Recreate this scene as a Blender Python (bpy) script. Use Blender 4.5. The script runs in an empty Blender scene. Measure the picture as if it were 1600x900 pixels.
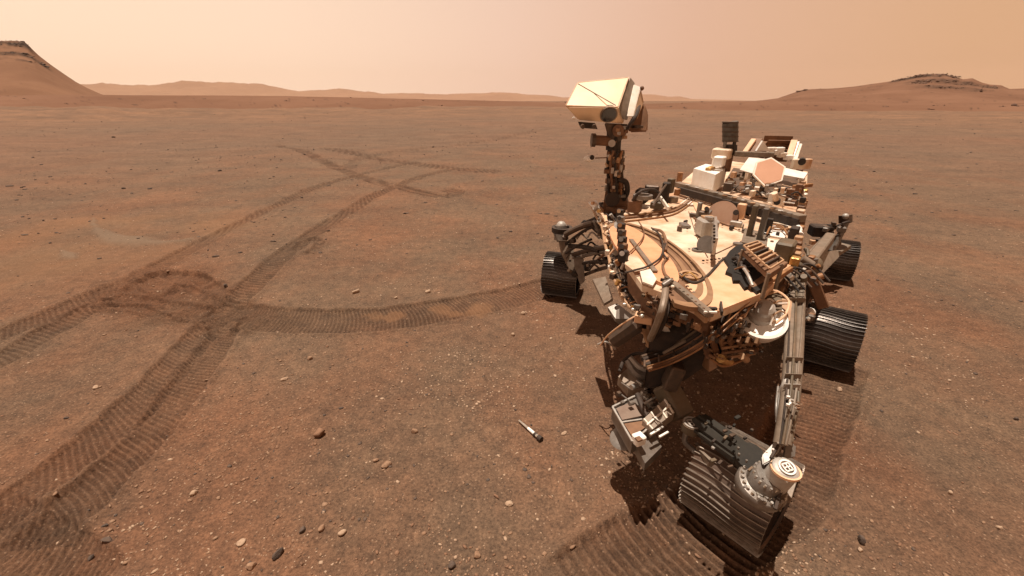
import bpy, bmesh, math, random
import numpy as np
from mathutils import Vector, Matrix

SC = bpy.context.scene
COL = SC.collection
R = math.radians
random.seed(7)
rs = np.random.RandomState(11)

# ------------------------------------------------------------------ camera
CAM_Z = 1.95
FPX = 650.0                                   # focal length in photograph pixels (1600 wide)
PITCH = math.atan(293.0 / FPX)
cam = bpy.data.objects.new('camera', bpy.data.cameras.new('camera'))
COL.objects.link(cam)
cam.location = (0, 0, CAM_Z)
cam.rotation_euler = (math.pi / 2 - PITCH, 0, 0)
cam.data.sensor_width = 36
cam.data.lens = FPX / 1600 * 36
cam.data.clip_start = 0.05
cam.data.clip_end = 60000
SC.camera = cam

# ------------------------------------------------------------------ light
SUN_DIR = Vector((-0.09, 0.07, 1.0)).normalized()      # towards the sun
sun = bpy.data.objects.new('sun', bpy.data.lights.new('sun', 'SUN'))
COL.objects.link(sun)
sun.data.energy = 4.8
sun.data.angle = R(0.5)
sun.data.color = (1.0, 0.90, 0.78)
sun.rotation_euler = SUN_DIR.to_track_quat('Z', 'Y').to_euler()

world = bpy.data.worlds.new("World")
SC.world = world
world.use_nodes = True
wt = world.node_tree
wt.nodes.clear()
w_out = wt.nodes.new('ShaderNodeOutputWorld')
w_bg = wt.nodes.new('ShaderNodeBackground')
w_tc = wt.nodes.new('ShaderNodeTexCoord')
w_sep = wt.nodes.new('ShaderNodeSeparateXYZ')
wt.links.new(w_tc.outputs['Generated'], w_sep.inputs[0])
# dusty sky: brighter and paler towards the side of the sun (left), tan away from it
w_az = wt.nodes.new('ShaderNodeVectorMath'); w_az.operation = 'DOT_PRODUCT'
wt.links.new(w_tc.outputs['Generated'], w_az.inputs[0])
w_az.inputs[1].default_value = Vector((-0.94, 0.34, 0)).normalized()
w_r1 = wt.nodes.new('ShaderNodeValToRGB')
w_map = wt.nodes.new('ShaderNodeMapRange')
w_map.inputs['From Min'].default_value = -1
w_map.inputs['From Max'].default_value = 1
wt.links.new(w_az.outputs['Value'], w_map.inputs['Value'])
wt.links.new(w_map.outputs[0], w_r1.inputs[0])
cr = w_r1.color_ramp
cr.elements[0].position = 0.0; cr.elements[0].color = (0.64, 0.33, 0.17, 1)
cr.elements[1].position = 1.0; cr.elements[1].color = (1.05, 0.76, 0.54, 1)
e = cr.elements.new(0.30); e.color = (0.68, 0.385, 0.215, 1)
e = cr.elements.new(0.50); e.color = (0.74, 0.445, 0.305, 1)
e = cr.elements.new(0.67); e.color = (0.85, 0.57, 0.425, 1)
e = cr.elements.new(0.85); e.color = (0.98, 0.70, 0.51, 1)
# falls off towards the zenith as the dust column gets thinner
w_r2 = wt.nodes.new('ShaderNodeValToRGB')
wt.links.new(w_sep.outputs['Z'], w_r2.inputs[0])
c2 = w_r2.color_ramp
c2.elements[0].position = 0.0; c2.elements[0].color = (1.0, 1.0, 1.0, 1)
c2.elements[1].position = 1.0; c2.elements[1].color = (0.20, 0.19, 0.20, 1)
e = c2.elements.new(0.20); e.color = (0.93, 0.95, 0.97, 1)
e = c2.elements.new(0.50); e.color = (0.45, 0.44, 0.45, 1)
w_mul = wt.nodes.new('ShaderNodeMixRGB'); w_mul.blend_type = 'MULTIPLY'
w_mul.inputs[0].default_value = 1
wt.links.new(w_r1.outputs[0], w_mul.inputs[1])
wt.links.new(w_r2.outputs[0], w_mul.inputs[2])
wt.links.new(w_mul.outputs[0], w_bg.inputs[0])
w_bg.inputs[1].default_value = 0.92
wt.links.new(w_bg.outputs[0], w_out.inputs[0])

SC.view_settings.view_transform = 'Standard'
SC.view_settings.look = 'None'
SC.view_settings.exposure = 0.3
SC.view_settings.gamma = 1
SC.cycles.volume_max_steps = 32
SC.cycles.max_bounces = 6

# ------------------------------------------------------------------ where a sight line meets the place
CP, SP = math.cos(PITCH), math.sin(PITCH)


def ray(u, v):
    d = v - 450.0
    return Vector((u - 800.0, FPX * CP - d * SP, -FPX * SP - d * CP))


def W(u, v, z=0.0):                                # meets the level z
    r = ray(u, v)
    return Vector((0, 0, CAM_Z)) + r * ((z - CAM_Z) / r.z)


def P(u, v, y):                                    # meets the upright plane at distance y
    r = ray(u, v)
    return Vector((0, 0, CAM_Z)) + r * (y / r.y)


# ------------------------------------------------------------------ materials
def nd(t, kind, **kw):
    n = t.nodes.new(kind)
    for k, v in kw.items():
        setattr(n, k, v)
    return n


MATS = {}


def mat(name, c1, c2=None, rough=0.6, metal=0.0, scale=18.0, bump=0.15, dust=0.0, spots=0.0):
    """painted or bare metal / plastic, with mottling, fine bump and settled dust"""
    if name in MATS:
        return MATS[name]
    m = bpy.data.materials.new(name); m.use_nodes = True
    t = m.node_tree; b = t.nodes['Principled BSDF']
    c2 = c2 or tuple(x * 0.72 for x in c1)
    tc = nd(t, 'ShaderNodeTexCoord')
    geo = nd(t, 'ShaderNodeNewGeometry')
    n1 = nd(t, 'ShaderNodeTexNoise'); n1.inputs['Scale'].default_value = scale
    n1.inputs['Detail'].default_value = 6; n1.inputs['Roughness'].default_value = 0.65
    t.links.new(geo.outputs['Position'], n1.inputs['Vector'])
    r1 = nd(t, 'ShaderNodeValToRGB')
    r1.color_ramp.elements[0].position = 0.38; r1.color_ramp.elements[0].color = (*c1, 1)
    r1.color_ramp.elements[1].position = 0.66; r1.color_ramp.elements[1].color = (*c2, 1)
    t.links.new(n1.outputs['Fac'], r1.inputs[0])
    last = r1.outputs[0]
    if dust > 0:
        n2 = nd(t, 'ShaderNodeTexNoise'); n2.inputs['Scale'].default_value = scale * 0.35
        n2.inputs['Detail'].default_value = 8
        t.links.new(geo.outputs['Position'], n2.inputs['Vector'])
        sp = nd(t, 'ShaderNodeSeparateXYZ'); t.links.new(geo.outputs['Normal'], sp.inputs[0])
        mr = nd(t, 'ShaderNodeMapRange'); mr.inputs['From Min'].default_value = 0.1
        mr.inputs['To Min'].default_value = 0.25
        t.links.new(sp.outputs['Z'], mr.inputs['Value'])
        r2 = nd(t, 'ShaderNodeMapRange'); r2.inputs['From Min'].default_value = 0.30
        r2.inputs['From Max'].default_value = 0.72
        t.links.new(n2.outputs['Fac'], r2.inputs['Value'])
        mm = nd(t, 'ShaderNodeMath', operation='MULTIPLY'); mm.use_clamp = True
        t.links.new(mr.outputs[0], mm.inputs[0]); t.links.new(r2.outputs[0], mm.inputs[1])
        m2 = nd(t, 'ShaderNodeMath', operation='MULTIPLY'); m2.inputs[1].default_value = dust
        t.links.new(mm.outputs[0], m2.inputs[0])
        mx = nd(t, 'ShaderNodeMixRGB')
        t.links.new(m2.outputs[0], mx.inputs[0]); t.links.new(last, mx.inputs[1])
        mx.inputs[2].default_value = (0.40, 0.205, 0.11, 1)
        last = mx.outputs[0]
        inv = nd(t, 'ShaderNodeMapRange'); inv.inputs['To Min'].default_value = rough
        inv.inputs['To Max'].default_value = 0.95
        t.links.new(m2.outputs[0], inv.inputs['Value']); t.links.new(inv.outputs[0], b.inputs['Roughness'])
    else:
        b.inputs['Roughness'].default_value = rough
    t.links.new(last, b.inputs['Base Color'])
    b.inputs['Metallic'].default_value = metal
    if bump:
        n3 = nd(t, 'ShaderNodeTexNoise'); n3.inputs['Scale'].default_value = scale * 5
        n3.inputs['Detail'].default_value = 4
        t.links.new(geo.outputs['Position'], n3.inputs['Vector'])
        bp = nd(t, 'ShaderNodeBump'); bp.inputs['Strength'].default_value = bump
        bp.inputs['Distance'].default_value = 0.004
        t.links.new(n3.outputs['Fac'], bp.inputs['Height']); t.links.new(bp.outputs[0], b.inputs['Normal'])
    MATS[name] = m
    return m


CREAM = mat('cream_paint', (0.82, 0.69, 0.53), (0.54, 0.29, 0.15), 0.5, 0, 4.2, 0.05, 0.75)
WHITE = mat('white_paint', (0.84, 0.78, 0.70), (0.76, 0.64, 0.50), 0.45, 0, 14, 0.1, 0.35)
PURE = mat('clean_white', (0.88, 0.85, 0.80), (0.80, 0.74, 0.66), 0.45, 0, 14, 0.05, 0.12)
HEADC = mat('mast_head_paint', (0.86, 0.66, 0.45), (0.82, 0.59, 0.38), 0.45, 0, 5, 0.03, 0.06)
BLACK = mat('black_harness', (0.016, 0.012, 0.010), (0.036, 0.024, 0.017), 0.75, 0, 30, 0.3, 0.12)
DARK = mat('dark_anodised', (0.055, 0.045, 0.038), (0.10, 0.07, 0.05), 0.42, 0.4, 30, 0.2, 0.35)
GREY = mat('grey_metal', (0.215, 0.195, 0.175), (0.15, 0.13, 0.11), 0.42, 0.35, 25, 0.2, 0.18)
TAUPE = mat('taupe_tube', (0.24, 0.19, 0.145), (0.16, 0.122, 0.09), 0.5, 0.2, 20, 0.2, 0.22)
SILVER = mat('bare_aluminium', (0.55, 0.52, 0.48), (0.38, 0.34, 0.30), 0.3, 0.6, 30, 0.1, 0.12)
LGREY = mat('light_grey_paint', (0.44, 0.41, 0.37), (0.33, 0.29, 0.25), 0.45, 0.15, 25, 0.1, 0.15)
TAN = mat('tan_panel', (0.46, 0.28, 0.155), (0.30, 0.17, 0.09), 0.6, 0, 12, 0.15, 0.4)
BROWN = mat('brown_panel', (0.20, 0.10, 0.05), (0.11, 0.052, 0.026), 0.6, 0.1, 16, 0.2, 0.35)
GOLD = mat('gold_foil', (0.60, 0.36, 0.12), (0.38, 0.19, 0.06), 0.35, 0.5, 30, 0.5, 0.15)
COPPER = mat('copper_cable', (0.36, 0.17, 0.07), (0.20, 0.09, 0.035), 0.5, 0.1, 30, 0.1, 0.1)
OLIVE = mat('olive_grey', (0.11, 0.09, 0.06), (0.07, 0.055, 0.034), 0.55, 0.1, 20, 0.2, 0.35)
SALMON = mat('salmon_dish', (0.52, 0.27, 0.165), (0.48, 0.245, 0.145), 0.65, 0, 8, 0.03, 0.1)
PEACH = mat('dusty_peach_plate', (0.80, 0.52, 0.33), (0.66, 0.37, 0.20), 0.55, 0, 7, 0.05, 0.3)
GLASS = mat('lens_glass', (0.01, 0.008, 0.008), (0.014, 0.01, 0.01), 0.08, 0, 20, 0.0, 0)
WHEEL = mat('wheel_aluminium', (0.075, 0.066, 0.060), (0.052, 0.047, 0.043), 0.24, 0.85, 22, 0.15, 0.06)
GROUS = mat('grouser_aluminium', (0.18, 0.165, 0.155), (0.11, 0.098, 0.09), 0.32, 0.75, 40, 0.1, 0.08)
BWHEEL = mat('dusty_wheel_aluminium', (0.045, 0.037, 0.033), (0.085, 0.064, 0.050), 0.42, 0.4, 9, 0.25, 0.45)
BGROUS = mat('dusty_grouser', (0.34, 0.29, 0.24), (0.20, 0.16, 0.13), 0.4, 0.5, 30, 0.1, 0.2)
BLUE = mat('slate_panel', (0.10, 0.095, 0.085), (0.065, 0.06, 0.052), 0.5, 0.2, 20, 0.1, 0.25)
SHINE = mat('shiny_fitting', (0.75, 0.70, 0.62), (0.55, 0.48, 0.40), 0.2, 0.7, 30, 0, 0)


# ------------------------------------------------------------------ numpy noise
def _hash(ix, iy, seed):
    n = (ix * 374761393 + iy * 668265263 + seed * 974634777) & 0xffffffff
    n = ((n ^ (n >> 13)) * 1274126177) & 0xffffffff
    return ((n ^ (n >> 16)) & 0xffff) / 65535.0


def vnoise(x, y, seed=0):
    ix = np.floor(x).astype(np.int64); iy = np.floor(y).astype(np.int64)
    fx = x - ix; fy = y - iy
    fx = fx * fx * (3 - 2 * fx); fy = fy * fy * (3 - 2 * fy)
    a = _hash(ix, iy, seed); b = _hash(ix + 1, iy, seed)
    c = _hash(ix, iy + 1, seed); d = _hash(ix + 1, iy + 1, seed)
    return (a * (1 - fx) + b * fx) * (1 - fy) + (c * (1 - fx) + d * fx) * fy


def fbm(x, y, seed=0, oct=4, gain=0.5):
    s = 0; a = 1; tot = 0
    for k in range(oct):
        s = s + a * vnoise(x * 2 ** k + 17.3 * k, y * 2 ** k - 9.1 * k, seed + k); tot += a; a *= gain
    return s / tot - 0.5


def sstep(a, b, x):
    t = np.clip((x - a) / (b - a), 0, 1)
    return t * t * (3 - 2 * t)


# ------------------------------------------------------------------ wheel tracks: centre lines on the ground
def smooth_path(pts, step=0.02):
    p = [W(u, v) for u, v in pts]
    p = [p[0] * 2 - p[1]] + p + [p[-1] * 2 - p[-2]]
    out = []
    for i in range(1, len(p) - 2):
        n = max(2, int((p[i + 1] - p[i]).length / step))
        for k in range(n):
            t = k / n
            q = 0.5 * ((2 * p[i]) + (-p[i - 1] + p[i + 1]) * t + (2 * p[i - 1] - 5 * p[i] + 4 * p[i + 1] - p[i + 2]) * t * t
                       + (-p[i - 1] + 3 * p[i] - 3 * p[i + 1] + p[i + 2]) * t ** 3)
            out.append((q.x, q.y))
    out = np.array(out)
    d = np.r_[0, np.cumsum(np.hypot(*np.diff(out, axis=0).T))]
    s = np.arange(0, d[-1], step)
    return np.c_[np.interp(s, d, out[:, 0]), np.interp(s, d, out[:, 1])], s


# (label, pixels on the centre line, half width m, rib depth m, rib pitch m, rib slant, darkness)
TRACKS = [
    ('ribbed wheel track running left from the dark wheel under the mast', [(905, 438), (850, 452), (780, 468), (700, 483), (610, 495), (520, 500), (440, 497), (370, 488), (300, 470)], 0.235, 0.0042, 0.040, (0.0, -0.35), 1.0),
    ('wide ribbed track sweeping down to the lower left corner, upper lane', [(345, 488), (315, 520), (275, 565), (235, 612), (185, 662), (120, 715), (55, 765), (-20, 818), (-90, 860)], 0.145, 0.0052, 0.044, (0.75, 0.85), 0.9),
    ('wide ribbed track sweeping down to the lower left corner, lower lane', [(360, 505), (330, 545), (295, 600), (245, 662), (200, 712), (150, 765), (100, 815), (40, 862), (-30, 905)], 0.135, 0.0052, 0.042, (0.25, 0.90), 0.9),
    ('short ribbed track crossing the bottom left corner of the ground', [(-60, 812), (0, 846), (40, 880), (85, 925), (120, 970)], 0.20, 0.0042, 0.040, (-0.8, -0.8), 0.8),
    ('ribbed track entering from the left edge beside the churned patch, upper lane', [(-420, 690), (-200, 602), (-60, 545), (0, 522), (60, 498), (120, 473), (170, 452), (215, 440), (270, 432), (320, 445)], 0.15, 0.0050, 0.055, (0.8, 0.5), 0.9),
    ('ribbed track entering from the left edge beside the churned patch, lower lane', [(-420, 760), (-200, 655), (-60, 590), (0, 560), (50, 530), (100, 502), (140, 480), (190, 470), (260, 480), (330, 492)], 0.15, 0.0050, 0.055, (0.8, 0.3), 0.9),
    ('faint straight track climbing from the churned patch to the distant crossing', [(330, 492), (385, 452), (430, 412), (480, 374), (530, 340), (575, 312), (620, 292), (670, 272), (720, 262)], 0.15, 0.0045, 0.06, (0.3, 0.3), 0.95),
    ('faint straight track behind, from the churned patch to the far crossing', [(200, 442), (250, 415), (310, 383), (370, 350), (430, 320), (490, 295), (545, 277), (600, 262), (660, 252)], 0.14, 0.0045, 0.06, (0.3, 0.3), 0.85),
    ('faint distant track running right and ending below the mast head', [(430, 225), (480, 240), (530, 262), (580, 282), (630, 295), (680, 305), (705, 306), (712, 300), (690, 296)], 0.20, 0.004, 0.12, 0.1, 1.0),
    ('faint distant upper track running right towards the mast', [(500, 232), (560, 240), (610, 250), (660, 257), (720, 264), (785, 269)], 0.26, 0.004, 0.12, 0.1, 0.9),
    ('thin far track running away to the right behind the mast head', [(540, 262), (570, 243), (640, 234), (720, 224), (800, 212), (862, 203)], 0.24, 0.003, 0.15, 0.1, 0.5),
    ('ribbed track curving away below the front wheel to the bottom edge', [(1235, 742), (1150, 800), (1085, 840), (1010, 882), (940, 935), (900, 975)], 0.23, 0.0066, 0.046, (-0.1, -0.1), 1.0),
    ('ribbed track between the front wheel and the middle wheel', [(1310, 560), (1290, 600), (1268, 650), (1245, 710), (1215, 760)], 0.21, 0.0060, 0.044, (-0.3, -0.3), 1.0),
    ('curved scuff looping over the churned soil, upper edge', [(196, 452), (225, 436), (262, 429), (300, 432), (332, 446), (352, 470)], 0.075, 0.002, 0.2, 0.1, 0.9),
    ('curved scuff through the middle of the churned soil', [(190, 448), (222, 460), (252, 464), (284, 449), (318, 462), (362, 476)], 0.06, 0.002, 0.2, 0.1, 0.9),
    ('curved scuff along the lower edge of the churned soil', [(140, 474), (190, 477), (240, 486), (286, 502), (318, 512), (350, 500)], 0.06, 0.002, 0.2, 0.1, 0.8),
    ('straight gouge running down from the track crossing', [(398, 486), (380, 502), (362, 528)], 0.06, 0.002, 0.2, 0.1, 1.0),
    ('short loop of turned soil beside the straight track', [(462, 392), (470, 380), (490, 374), (500, 382), (484, 396), (462, 402)], 0.06, 0.002, 0.2, 0.1, 0.8),
]
PATHS = [smooth_path(t[1]) for t in TRACKS]


def nearest(x, y, path, reach):
    """distance along and across the centre line for the points within reach (indices, s, lateral)"""
    c, s = path
    lo = c.min(0) - reach; hi = c.max(0) + reach
    idx = np.where((x > lo[0]) & (x < hi[0]) & (y > lo[1]) & (y < hi[1]))[0]
    if not len(idx):
        return idx, None, None
    px, py = x[idx], y[idx]
    co = c[::8]; so = np.arange(0, len(c), 8)
    best = np.full(len(idx), 1e18); bi = np.zeros(len(idx), int)
    for k in range(len(co)):
        d = (px - co[k, 0]) ** 2 + (py - co[k, 1]) ** 2
        m = d < best; best[m] = d[m]; bi[m] = so[k]
    keep = best < (reach + 0.12) ** 2
    idx, px, py, bi = idx[keep], px[keep], py[keep], bi[keep]
    if not len(idx):
        return idx, None, None
    best = np.full(len(idx), 1e18); bj = bi.copy()
    for o in range(-8, 9):
        j = np.clip(bi + o, 0, len(c) - 1)
        d = (px - c[j, 0]) ** 2 + (py - c[j, 1]) ** 2
        m = d < best; best[m] = d[m]; bj[m] = j[m]
    j0 = np.clip(bj - 3, 0, len(c) - 1); j1 = np.clip(bj + 3, 0, len(c) - 1)
    tx = c[j1, 0] - c[j0, 0]; ty = c[j1, 1] - c[j0, 1]
    l = np.hypot(tx, ty) + 1e-9; tx /= l; ty /= l
    dx = px - c[bj, 0]; dy = py - c[bj, 1]
    lat = dx * ty - dy * tx
    lon = s[bj] + dx * tx + dy * ty
    lon_c = np.where((bj == 0) & (lon < 0), -1, np.where((bj == len(c) - 1) & (lon > s[-1]), -1, lon))
    return idx, lon_c, lat


def base_height(x, y):
    r = np.hypot(x, y)
    near = np.exp(-(((x - 2.0) / 3.2) ** 2 + ((y - 3.0) / 3.2) ** 2))
    h = fbm(x / 1.7, y / 1.7, 3, 4) * 0.09 * (1 - near)
    h = h + fbm(x / 0.22, y / 0.22, 5, 4, 0.6) * 0.016 * (0.45 + 0.55 * (1 - near))
    h = h + fbm(x / 4.5, y / 2.8, 17, 5, 0.6) * 0.22 * sstep(7, 22, r)
    h = h + fbm(x / 22, y / 11, 9, 4) * 0.75 * sstep(8, 45, r)
    h = h + fbm(x / 90, y / 45, 13, 4) * 3.0 * sstep(40, 160, r)
    h = h + np.abs(fbm(x / 16, y / 9, 21, 3)) * 2.2 * sstep(60, 120, r) * sstep(30, -60, x)
    h = h - 0.9 * sstep(20, 100, r)
    return h


# churned patch of soil where the tracks cross: outline centres (px, radius m)
CHURN = [(250, 455, .75), (300, 465, .7), (345, 492, .45), (410, 500, .4), (210, 450, .5)]
CHURN_W = [(W(u, v), r) for u, v, r in CHURN]
def chain(c):
    out = []
    for (u0, v0, r0), (u1, v1, r1) in zip(c[:-1], c[1:]):
        for k in range(8):
            t = k / 8
            out.append((W(u0 + (u1 - u0) * t, v0 + (v1 - v0) * t), r0 + (r1 - r0) * t))
    return out


DUNE = chain([(146, 340, .05), (146, 350, .10), (153, 360, .15), (170, 368, .22), (195, 375, .28), (222, 379, .26), (250, 380, .20), (280, 377, .12), (304, 372, .05)])
DUNE2 = chain([(92, 386, .05), (97, 392, .12), (106, 399, .16), (118, 404, .10)])


def ground_fields(x, y):
    h = base_height(x, y)
    n = len(x)
    track = np.full(n, -1, int)
    dark = np.zeros(n)
    ch = np.zeros(n)
    for p, r in CHURN_W:
        d = np.hypot(x - p.x, y - p.y)
        m = np.where(d < r * 1.1 + .3)[0]
        ch[m] = np.maximum(ch[m], sstep(r * 1.1, r * 0.5, d[m] + fbm(x[m] / .35, y[m] / .35, 31, 3) * 0.5))
    m = np.where(ch > 0)[0]
    h[m] += ch[m] * (-0.015 + fbm(x[m] / .30, y[m] / .30, 33, 4, 0.6) * 0.10)
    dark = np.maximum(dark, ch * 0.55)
    for i, (lab, pts, hw, amp, pitch, slant, dk) in enumerate(TRACKS):
        idx, s, lat = nearest(x, y, PATHS[i], hw + 0.14)
        if not len(idx):
            continue
        xx, yy = x[idx], y[idx]
        wob = fbm(xx / .5, yy / .5, 40 + i, 3) * 0.11 + fbm(xx / .09, yy / .09, 60 + i, 2) * 0.035
        a = np.abs(lat + wob * 0.6)
        inside = sstep(hw + 0.02, hw - 0.02, a)
        ok = (s >= 0)
        endf = sstep(0, .10, s) * sstep(PATHS[i][1][-1], PATHS[i][1][-1] - .12, s)
        inside = inside * ok * endf
        berm = np.exp(-((a - hw - 0.025) / 0.028) ** 2) * ok * endf
        if isinstance(slant, tuple):
            slant = slant[0] + (slant[1] - slant[0]) * np.clip(s / PATHS[i][1][-1], 0, 1)
        ph = (s + slant * lat + 0.10 * lat * lat * 6 * (1 if i % 2 else -1) + fbm(xx / .5, yy / .5, 90 + i, 2) * 0.025) / pitch
        rib = 0.5 + 0.5 * np.cos(2 * np.pi * ph)
        rib = rib ** 1.5
        worn = 0.65 + 1.2 * fbm(xx / .33, yy / .33, 120 + i, 3)
        worn = np.clip(worn, 0.15, 1.2)
        centre = 1 - 0.75 * np.exp(-((lat) / 0.02) ** 2)
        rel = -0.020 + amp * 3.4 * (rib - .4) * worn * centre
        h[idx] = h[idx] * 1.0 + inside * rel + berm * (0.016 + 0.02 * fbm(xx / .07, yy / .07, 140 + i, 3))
        groove_shade = np.clip(1 - rib * 1.4, 0, 1)  # shade between the ribs, painted into the track colour
        dark[idx] = np.maximum(dark[idx], inside * dk * (0.30 + 0.70 * groove_shade * np.clip(worn + .3, .3, 1)))
        m = inside > 0.5
        track[idx[m]] = i
    dune = np.zeros(n)
    for D in (DUNE, DUNE2):
        for p, r in D:
            d = np.hypot(x - p.x, y - p.y)
            m = np.where(d < r + .2)[0]
            dune[m] = np.maximum(dune[m], sstep(r, r * .30, d[m] + fbm(x[m] / .5, y[m] / .5, 77, 3) * .25))
    h = h + dune * 0.035
    return h, track, dark, dune


def make_mesh(name, verts, quads, mats, smooth=True):
    me = bpy.data.meshes.new(name)
    me.vertices.add(len(verts)); me.vertices.foreach_set('co', verts.astype(np.float32).ravel())
    me.loops.add(quads.size); me.loops.foreach_set('vertex_index', quads.astype(np.int32).ravel())
    me.polygons.add(len(quads))
    me.polygons.foreach_set('loop_start', np.arange(0, quads.size, quads.shape[1], dtype=np.int32))
    me.polygons.foreach_set('loop_total', np.full(len(quads), quads.shape[1], dtype=np.int32))
    if smooth:
        me.polygons.foreach_set('use_smooth', np.ones(len(quads), dtype=bool))
    me.update(calc_edges=True)
    for m in mats:
        me.materials.append(m)
    return me


def add_attr(me, name, vals):
    a = me.attributes.new(name, 'FLOAT', 'POINT')
    a.data.foreach_set('value', vals.astype(np.float32))


def link(name, me, parent=None, **props):
    o = bpy.data.objects.new(name, me)
    COL.objects.link(o)
    if parent is not None:
        o.parent = parent
    for k, v in props.items():
        o[k] = v
    return o


# ------------------------------------------------------------------ soil material
def soil_material():
    m = bpy.data.materials.new('soil'); m.use_nodes = True
    t = m.node_tree; b = t.nodes['Principled BSDF']
    b.inputs['Roughness'].default_value = 0.95
    b.inputs['Specular IOR Level'].default_value = 0.15
    geo = nd(t, 'ShaderNodeNewGeometry')

    def noise(scale, detail=5, rough=0.6, vec=None, stretch=None):
        n = nd(t, 'ShaderNodeTexNoise'); n.inputs['Scale'].default_value = scale
        n.inputs['Detail'].default_value = detail; n.inputs['Roughness'].default_value = rough
        src = geo.outputs['Position']
        if stretch:
            mp = nd(t, 'ShaderNodeMapping'); mp.inputs['Scale'].default_value = stretch
            t.links.new(src, mp.inputs['Vector']); src = mp.outputs[0]
        t.links.new(src, n.inputs['Vector'])
        return n.outputs['Fac']

    def ramp(src, a, b_, ca=(0, 0, 0, 1), cb=(1, 1, 1, 1)):
        r = nd(t, 'ShaderNodeValToRGB')
        r.color_ramp.elements[0].position = a; r.color_ramp.elements[0].color = ca
        r.color_ramp.elements[1].position = b_; r.color_ramp.elements[1].color = cb
        t.links.new(src, r.inputs[0])
        return r.outputs[0]

    def mix(fac, c1, c2, mode='MIX'):
        x = nd(t, 'ShaderNodeMixRGB'); x.blend_type = mode
        for sock, v in ((x.inputs[0], fac), (x.inputs[1], c1), (x.inputs[2], c2)):
            if isinstance(v, (int, float)):
                sock.default_value = v
            elif isinstance(v, tuple):
                sock.default_value = v
            else:
                t.links.new(v, sock)
        return x.outputs[0]

    red = (0.180, 0.093, 0.055, 1)
    grey = (0.150, 0.096, 0.063, 1)
    patch = ramp(noise(0.55, 5, 0.6, stretch=(1, 0.7, 1)), 0.42, 0.62)
    base = mix(patch, grey, red)
    wide = ramp(noise(0.035, 4, 0.6), 0.42, 0.60)
    sep = nd(t, 'ShaderNodeVectorMath', operation='LENGTH')
    t.links.new(geo.outputs['Position'], sep.inputs[0])
    farm = nd(t, 'ShaderNodeMapRange')
    farm.inputs['From Min'].default_value = 7; farm.inputs['From Max'].default_value = 24
    wav = nd(t, 'ShaderNodeMath', operation='MULTIPLY_ADD')
    t.links.new(noise(0.05, 4, 0.6), wav.inputs[0]); wav.inputs[1].default_value = 90; wav.inputs[2].default_value = -45
    dist = nd(t, 'ShaderNodeMath', operation='ADD')
    t.links.new(sep.outputs['Value'], dist.inputs[0]); t.links.new(wav.outputs[0], dist.inputs[1])
    t.links.new(sep.outputs['Value'], farm.inputs['Value'])
    far_c = mix(wide, (0.150, 0.099, 0.069, 1), (0.178, 0.102, 0.067, 1))
    fac = mix(farm.outputs[0], (0, 0, 0, 1), (0.85, 0.85, 0.85, 1))
    base = mix(fac, base, far_c)
    # beyond about 60 m the plain turns to paler orange rubble
    farm2 = nd(t, 'ShaderNodeMapRange')
    farm2.inputs['From Min'].default_value = 30; farm2.inputs['From Max'].default_value = 110
    t.links.new(dist.outputs[0], farm2.inputs['Value'])
    lump = ramp(noise(0.16, 5, 0.65, stretch=(.5, 1, 1)), 0.40, 0.62)
    c_or = mix(lump, (0.155, 0.094, 0.062, 1), (0.215, 0.122, 0.075, 1))
    base = mix(farm2.outputs[0], base, c_or)
    mid = ramp(noise(0.9, 6, 0.72, stretch=(.6, 1, 1)), 0.36, 0.66, (0.82, 0.83, 0.85, 1), (1.15, 1.14, 1.12, 1))
    base = mix(1.0, base, mid, 'MULTIPLY')
    # grains and mottling at several sizes
    g1 = ramp(noise(9, 6, 0.7), 0.32, 0.70, (0.74, 0.76, 0.78, 1), (1.28, 1.24, 1.20, 1))
    base = mix(1.0, base, g1, 'MULTIPLY')
    g2 = ramp(noise(60, 5, 0.85), 0.34, 0.68, (0.50, 0.50, 0.52, 1), (1.52, 1.49, 1.44, 1))
    base = mix(1.0, base, g2, 'MULTIPLY')
    # tiny pale granules
    vo = nd(t, 'ShaderNodeTexVoronoi'); vo.inputs['Scale'].default_value = 55
    t.links.new(geo.outputs['Position'], vo.inputs['Vector'])
    sel = nd(t, 'ShaderNodeSeparateColor'); t.links.new(vo.outputs['Color'], sel.inputs[0])
    sm = ramp(sel.outputs[0], 0.70, 0.78)
    dm = ramp(vo.outputs['Distance'], 0.16, 0.30, (1, 1, 1, 1), (0, 0, 0, 1))
    gm = mix(1.0, sm, dm, 'MULTIPLY')
    gm = mix(1.0, gm, (0.6, 0.6, 0.6, 1), 'MULTIPLY')
    base = mix(gm, base, (0.38, 0.25, 0.165, 1))
    vo2 = nd(t, 'ShaderNodeTexVoronoi'); vo2.inputs['Scale'].default_value = 34
    t.links.new(geo.outputs['Position'], vo2.inputs['Vector'])
    sel2 = nd(t, 'ShaderNodeSeparateColor'); t.links.new(vo2.outputs['Color'], sel2.inputs[0])
    gm2 = mix(1.0, ramp(sel2.outputs[1], 0.82, 0.88), ramp(vo2.outputs['Distance'], 0.14, 0.26, (1, 1, 1, 1), (0, 0, 0, 1)), 'MULTIPLY')
    gm2 = mix(1.0, gm2, (0.7, 0.7, 0.7, 1), 'MULTIPLY')
    base = mix(gm2, base, (0.065, 0.042, 0.030, 1))
    # orange sand round the ripples, grey sand on them, turned soil with painted groove shade in the tracks
    at = nd(t, 'ShaderNodeAttribute'); at.attribute_name = 'orange'
    base = mix(at.outputs['Fac'], base, (0.25, 0.125, 0.060, 1))
    at = nd(t, 'ShaderNodeAttribute'); at.attribute_name = 'dune'
    dfac = nd(t, 'ShaderNodeMath', operation='MULTIPLY'); dfac.inputs[1].default_value = 0.62
    t.links.new(at.outputs['Fac'], dfac.inputs[0])
    base = mix(dfac.outputs[0], base, (0.182, 0.130, 0.090, 1))
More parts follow.
